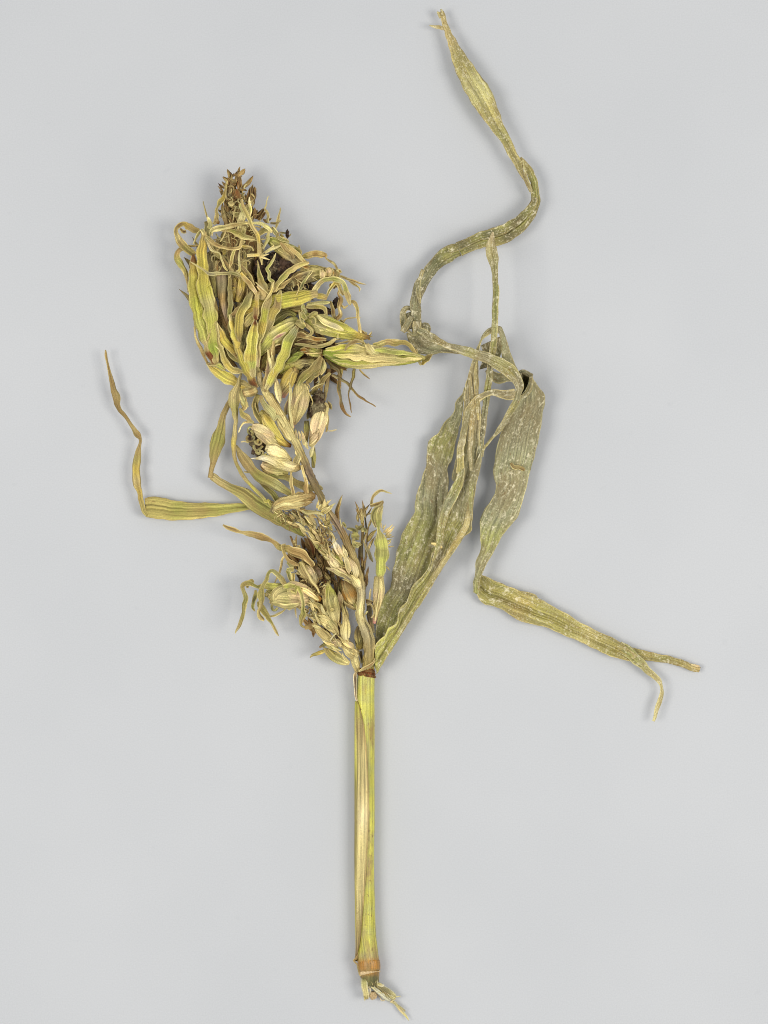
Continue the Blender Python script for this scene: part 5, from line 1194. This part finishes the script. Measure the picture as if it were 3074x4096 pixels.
# right husks
tl(head, P, 132, 'og lm sg lm yg yg go br', [(740, 180, 60), (850, 280, 170, 4), (960, 340, 240, 8), (1080, 380, 240, 8), (1200, 420, 210, 6), (1330, 460, 180, 4), (1480, 500, 130), (1600, 510, 80), (1650, 510, 50)], flat=.45, ridge=.06)
rl(head, P, 176, 'sg st gy st', [(920, 220, 40), (1020, 270, 80), (1120, 340, 100), (1230, 390, 70), (1300, 420, 20)], 'bract', 'husk', cup=.15, roll=6)
rl(head, P, 184, 'tb gb br', [(880, 330, 14), (960, 360, 26), (1060, 390, 24)], 'bract', 'dry', seg=4)
for p in [(1640, 500, 1680, 440), (1640, 510, 1690, 500), (1630, 520, 1670, 550), (1600, 470, 1540, 420), (1620, 480, 1600, 440)]:
    spike(head, P, *p, 34, 120, 'tb br')
tl(head, P, 124, 'gr gr lm sg st st sg lm lm ol', [(1010, 730, 60), (1080, 740, 150), (1180, 760, 230, 4), (1320, 780, 300, 6), (1480, 790, 320, 6), (1640, 790, 310, 4), (1850, 790, 260), (2050, 795, 220), (2250, 800, 150), (2380, 800, 80), (2430, 800, 30)], flat=.42, ridge=.06)
rl(head, P, 182, 'lm st st sg st', [(1150, 760, 14), (1320, 772, 70), (1480, 785, 100), (1680, 800, 100), (1900, 815, 90), (2200, 820, 60), (2380, 806, 20)], 'bract', 'husk', cup=.16, pleat=.1, roll=4, nc=15)
rl(head, P, 176, 'gr lm st st', [(1130, 820, 14), (1300, 855, 60), (1480, 870, 76), (1750, 865, 70), (2050, 850, 50), (2300, 820, 20)], 'bract', 'husk', cup=.2, pleat=.1, roll=4)
rl(head, P, 172, 'og yg yg sg ol', [(1050, 690, 30), (1180, 670, 70), (1330, 650, 80), (1480, 660, 80), (1640, 680, 70)], 'bract', 'husk', cup=.2, roll=6)
rl(head, P, 170, 'lm og lm ol', [(1600, 700, 30), (1800, 700, 60), (2000, 720, 70), (2200, 740, 50), (2380, 780, 20)], 'bract', 'husk', cup=.2, roll=6)
rl(head, F, 126, 'og sg ta og og ol ta', [(-10, 1010, 60), (30, 1000, 50), (60, 985, 50), (110, 970, 50), (170, 975, 54), (240, 975, 46), (290, 995, 40), (320, 1030, 40), (345, 1070, 20)], 'leaf_strip', cup=.2, pleat=.12, roll=20)
rl(head, F, 120, 'ta tb ta', [(90, 955, 14), (180, 955, 20), (270, 975, 14)], 'leaf_strip', seg=4)
rl(head, F, 118, 'tb ta gb tb', [(345, 1030, 24), (360, 1090, 26), (375, 1150, 24), (385, 1165, 12)], 'leaf_strip', 'dry', seg=4)
rl(head, F, 108, 'go ol ta', [(395, 1160, 30), (420, 1110, 70), (450, 1085, 50), (480, 1072, 10)], 'leaf_strip', cup=.2)
tl(head, F, 96, 'tb gb tb', [(60, 1060, 30), (200, 1070, 50), (340, 1085, 40)], flat=.5, mat='dry')
rl(head, P, 176, 'og ol sg ta og', [(620, 610, 20), (720, 620, 40), (830, 640, 50), (950, 650, 44), (1060, 630, 20)], 'leaf_strip', cup=.3, roll=10)
tl(head, P, 116, 'or rb lm og rb', [(720, 690, 60), (800, 700, 100), (900, 730, 120), (1010, 740, 110)], flat=.5, ridge=.07)
rl(head, P, 150, 'rb or rb', [(700, 700, 50), (750, 690, 80), (800, 700, 30)], 'bract', 'dry', cup=.2)
rl(head, P, 154, 'rb ta rb', [(780, 735, 10), (880, 740, 16), (1000, 730, 12)], 'bract', 'dry', seg=4)
tl(head, P, 126, 'lm gr gr og', [(510, 880, 30), (590, 820, 90), (660, 760, 100), (740, 720, 60)], flat=.6, ridge=.05)
tl(head, P, 112, 'lm yg ol gb ol', [(420, 1020, 40), (500, 950, 120), (620, 910, 140), (760, 880, 120), (900, 850, 70)], flat=.5, ridge=.08)
tl(head, P, 96, 'og dg og', [(560, 800, 60), (640, 720, 100), (740, 660, 60)], flat=.5)
rl(head, P, 152, 'tb ta or tb', [(640, 520, 30), (700, 490, 80), (800, 510, 76), (900, 530, 64), (1060, 550, 30)], 'bract', 'dry', cup=.4, roll=12)
rl(head, P, 128, 'db tb br', [(660, 600, 60), (760, 560, 90), (880, 580, 80), (1000, 600, 40)], 'bract', 'dry')
rl(head, P, 158, 'ta ol ta', [(920, 640, 20), (1040, 620, 40), (1150, 560, 50), (1200, 540, 20)], 'bract', 'leafy')
rl(head, P, 134, 'ta tb st', [(1180, 610, 14), (1320, 580, 30), (1440, 560, 30)], 'bract', 'leafy')
# tall yellow strip down to the stem
rl(head, P, 182, 'gg og yg ye ye ye go ye ta', [(660, 370, 60), (600, 440, 130), (550, 540, 150), (520, 640, 150), (480, 750, 150), (430, 860, 140), (380, 960, 120), (320, 1060, 100), (260, 1150, 90), (225, 1240, 50)], 'bract', 'husk', cup=.2, groove=.04, roll=8)
rl(head, P, 174, 'gg sg og', [(640, 300, 60), (700, 330, 110), (760, 380, 60)], 'bract', 'leafy')
# spears in the middle
rl(head, B, 186, 'rb go ye ye ye go lm ta', [(776, 330, 18), (770, 380, 50), (760, 450, 76), (748, 540, 94), (742, 630, 96), (752, 700, 64), (768, 755, 24)], 'bract', 'husk', cup=.28, roll=5)
rl(head, B, 176, 'go ta yg go ol ta pk', [(905, 55, 8), (890, 120, 24), (872, 190, 48), (848, 280, 60), (825, 380, 58), (806, 480, 50), (800, 580, 44), (795, 680, 28)], 'bract', 'husk', cup=.28, roll=6)
rl(head, B, 164, 'ta tb go ta ol', [(965, 110, 12), (948, 190, 56), (920, 270, 66), (885, 350, 60), (845, 440, 40), (820, 500, 20)], 'bract', 'husk', cup=.28, roll=8)
rl(head, B, 170, 'ta ol go go tb', [(755, 120, 20), (730, 180, 44), (690, 260, 58), (660, 340, 62), (655, 430, 56), (665, 490, 26)], 'bract', 'husk', cup=.28, roll=8)
rl(head, B, 184, 'ta go tb rb', [(800, 120, 20), (790, 180, 40), (785, 250, 40), (780, 310, 40), (795, 330, 20)], 'bract', 'husk', cup=.3, roll=14)
rl(head, B, 160, 'go ta ol ta', [(830, 200, 20), (800, 270, 40), (740, 330, 60), (700, 370, 40)], 'bract', 'husk', cup=.28)
rl(head, B, 176, 'go ye ye go rb', [(655, 540, 30), (670, 610, 44), (705, 690, 60), (755, 770, 56), (795, 832, 18)], 'bract', 'husk', cup=.28, roll=6)
rl(head, B, 150, 'ta go ye go go', [(590, 290, 20), (610, 380, 50), (640, 480, 56), (660, 570, 40), (670, 610, 16)], 'bract', 'husk', cup=.28)
rl(head, B, 150, 'gg dg ol', [(710, 410, 12), (690, 480, 30), (675, 560, 34), (670, 610, 16)], 'bract', 'leafy', cup=.28)
rl(head, B, 168, 'ta tb pu ta ta', [(915, 480, 10), (905, 560, 40), (890, 660, 70), (880, 740, 76), (865, 810, 50), (852, 865, 20)], 'bract', 'dry', cup=.28, roll=8)
rl(head, B, 178, 'st ta ta', [(905, 530, 10), (905, 620, 30), (900, 720, 34), (870, 800, 20)], 'bract', 'husk', cup=.3)
rl(head, B, 182, 'ta st gy', [(870, 550, 8), (880, 620, 24), (895, 690, 14)], 'bract', 'husk', cup=.3, seg=4)
rl(head, B, 180, 'wh st', [(925, 525, 12), (945, 515, 14), (962, 508, 6)], 'bract', 'husk', seg=3)
glume(head, B, 960, 940, 920, 750, 52, 168, 'pa st pk')
tl(head, B, 132, 'tb go go ta ro', [(1085, 690, 50), (1040, 740, 90), (1010, 800, 96), (990, 860, 64), (980, 905, 28)], flat=.5, ridge=.08)
rl(head, B, 116, 'ol gb ta', [(1180, 690, 30), (1110, 740, 60), (1060, 800, 40)], 'bract', 'leafy')
rl(head, B, 164, 'ta gg ol og sg', [(1270, 605, 40), (1240, 650, 70), (1190, 700, 66), (1140, 750, 60), (1105, 810, 44), (1095, 825, 14)], 'leaf_strip', cup=.2, pleat=.16, roll=26)
rl(head, B, 150, 'ol gg ol', [(1250, 690, 60), (1210, 740, 60), (1170, 780, 46), (1160, 800, 20)], 'leaf_strip', cup=.2, pleat=.16, roll=26)
rl(head, B, 150, 'ta sg ta', [(1270, 620, 30), (1270, 680, 60), (1250, 730, 40)], 'leaf_strip', cup=.2, pleat=.16, roll=26)
# stems and bracts where the head joins the stem
tube('side_twig', head, B, [(1320, 690, 40), (1312, 760, 34), (1300, 850, 30), (1285, 930, 24)], 92, 'br tb ta tb', 'stem', na=12)
tube('side_twig', head, B, [(1220, 700, 30), (1225, 800, 30), (1230, 880, 30)], 78, 'db br', 'stem', na=12)
tube('side_twig', head, B, [(1260, 690, 26), (1265, 790, 26), (1262, 880, 22)], 84, 'gb tb', 'stem', na=12)
rl(head, B, 100, 'ol dg ol', [(1330, 720, 30), (1280, 780, 40), (1230, 830, 40), (1190, 880, 30)], 'leaf_strip')
for p in [(1340, 990, 1315, 930, 24), (1150, 960, 1190, 860, 40), (1170, 1000, 1200, 900, 40), (1160, 1060, 1180, 960, 40)]:
    spike(head, B, *p, 80, 'dg br')
for p in [[(1345, 735, 30), (1400, 765, 44), (1450, 795, 36), (1500, 850, 30), (1540, 890, 26), (1590, 925, 28), (1640, 955, 22), (1665, 975, 8)],
          [(1390, 780, 20), (1390, 840, 44), (1405, 910, 40), (1418, 980, 32), (1440, 1015, 24), (1482, 1046, 8)],
          [(1512, 695, 28), (1500, 760, 26), (1480, 820, 22), (1468, 880, 18), (1478, 960, 14), (1487, 1016, 6)],
          [(1550, 695, 22), (1580, 730, 22), (1622, 768, 6)], [(1410, 690, 40), (1400, 750, 40), (1405, 800, 26), (1412, 838, 8)],
          [(1300, 620, 20), (1350, 670, 34), (1390, 700, 26), (1400, 760, 20), (1408, 820, 8)]]:
    rl(head, B, 88, rnd.choice(['ol gb br', 'dg gb br', 'gb dg br']), [(x, y, w * .8) for x, y, w in p], 'leaf_strip', 'dry', cup=.35, edge='tb', pleat=.1, roll=34, seg=4)
rl(head, B, 120, 'ta ol gg og', [(1590, 500, 30), (1570, 540, 50), (1600, 580, 60), (1640, 600, 50), (1660, 560, 30)], 'curled_tip', pleat=.14, roll=30)
rl(head, B, 178, 'ta st sg', [(1600, 510, 30), (1620, 550, 60), (1660, 590, 50), (1690, 570, 30)], 'curled_tip', pleat=.14, roll=30)
rl(head, B, 178, 'ta tb ta', [(1440, 560, 10), (1460, 520, 26), (1520, 490, 34), (1570, 500, 20)], 'curled_tip', roll=24)
# loose bracts between head and stem
rl(head, B, 130, 'ta tb ta', [(690, 880, 60), (740, 860, 80), (790, 840, 50)], 'bract', 'husk', cup=.25)
rl(head, B, 118, 'go ta tb', [(670, 820, 30), (730, 830, 50), (790, 850, 30)], 'bract', 'husk', cup=.25)
rl(head, B, 112, 'ol dg ol', [(800, 880, 40), (775, 960, 50), (800, 1040, 44), (830, 1100, 40)], 'bract', 'leafy', cup=.3)
rl(head, B, 116, 'ol sg ol', [(670, 840, 24), (690, 910, 44), (710, 980, 30)], 'bract', 'leafy', cup=.3)
rl(stem, B, 150, 'ta gy st', [(800, 720, 30), (825, 790, 44), (850, 850, 34)], 'bract', 'husk', cup=.3)
rl(stem, B, 126, 'ro pu ta', [(1030, 890, 20), (1015, 960, 26), (1008, 1030, 20)], 'bract', 'dry', seg=4)

# thin shreds, silk and chaff caught in the head
an = Mesh()
def shreds(n, poly, z0, z1, cols, l0=30, l1=90, w0=3.5, w1=8.):
    for k in range(n):
        a_, b_, c_ = rnd.choice(poly)
        ang0 = rnd.uniform(0, 6.28); rr = c_ * math.sqrt(rnd.random())
        x, y = a_ + rr * math.cos(ang0), b_ + rr * math.sin(ang0)
        a = rnd.uniform(0, 6.28); l = rnd.uniform(l0, l1); w = rnd.uniform(w0, w1)
        cv = rnd.uniform(-1.6, 1.6)
        pts = []
        for i in range(6):
            pts.append((x, y, w * (.35, .9, 1, .9, .6, .2)[i], rnd.uniform(-6, 6)))
            x += l / 5 * math.cos(a); y += l / 5 * math.sin(a); a += cv / 2.5 + rnd.uniform(-.4, .4)
        add_rib(an, UNIT, pts, rnd.uniform(z0, z1), rnd.choice(cols), seg=4, nc=4, crum=.4, roll=45, edge='st')
shreds(90, [(900, 1000, 80), (960, 930, 80), (940, 1090, 80), (1050, 960, 50), (1200, 1150, 40)], 110, 160, ['ta', 'tb', 'ol', 'br', 'db', 'gb'], 30, 70, 3., 7)
shreds(45, [(1150, 1350, 120), (1280, 1400, 90), (1120, 1480, 60), (1250, 1520, 50)], 110, 160, ['ta', 'tb', 'ol', 'gb', 'br'], 25, 70, 3, 7)
shreds(60, [(960, 800, 50), (970, 860, 70)], 110, 150, ['ta', 'tb', 'br', 'db', 'st'], 20, 50, 3, 7)
tag(an.build('dried_shreds', 'dry', head, 1.), kind='stuff')

# ------------------------------------------------------------------ loose chaff lying on the leaf
def flake(label, K, pts, z, cols):
    o = rib('chaff_flake', None, K, pts, z, cols, 'dry', cup=.2, pleat=.1, roll=8, seg=3)
    return tag(o, label, 'chaff')
flake('curled brown chaff flake lying on the broad mildewed leaf', G, [(1232, 315, 22), (1262, 348, 38), (1300, 350, 36), (1335, 368, 34), (1345, 380, 14)], 100, 'tb ta tb')
flake('small straw-coloured chaff flake lying beside the folded leaf edge', G, [(572, 985, 14), (605, 990, 28), (640, 1005, 30), (662, 1020, 14)], 120, 'st st ta')
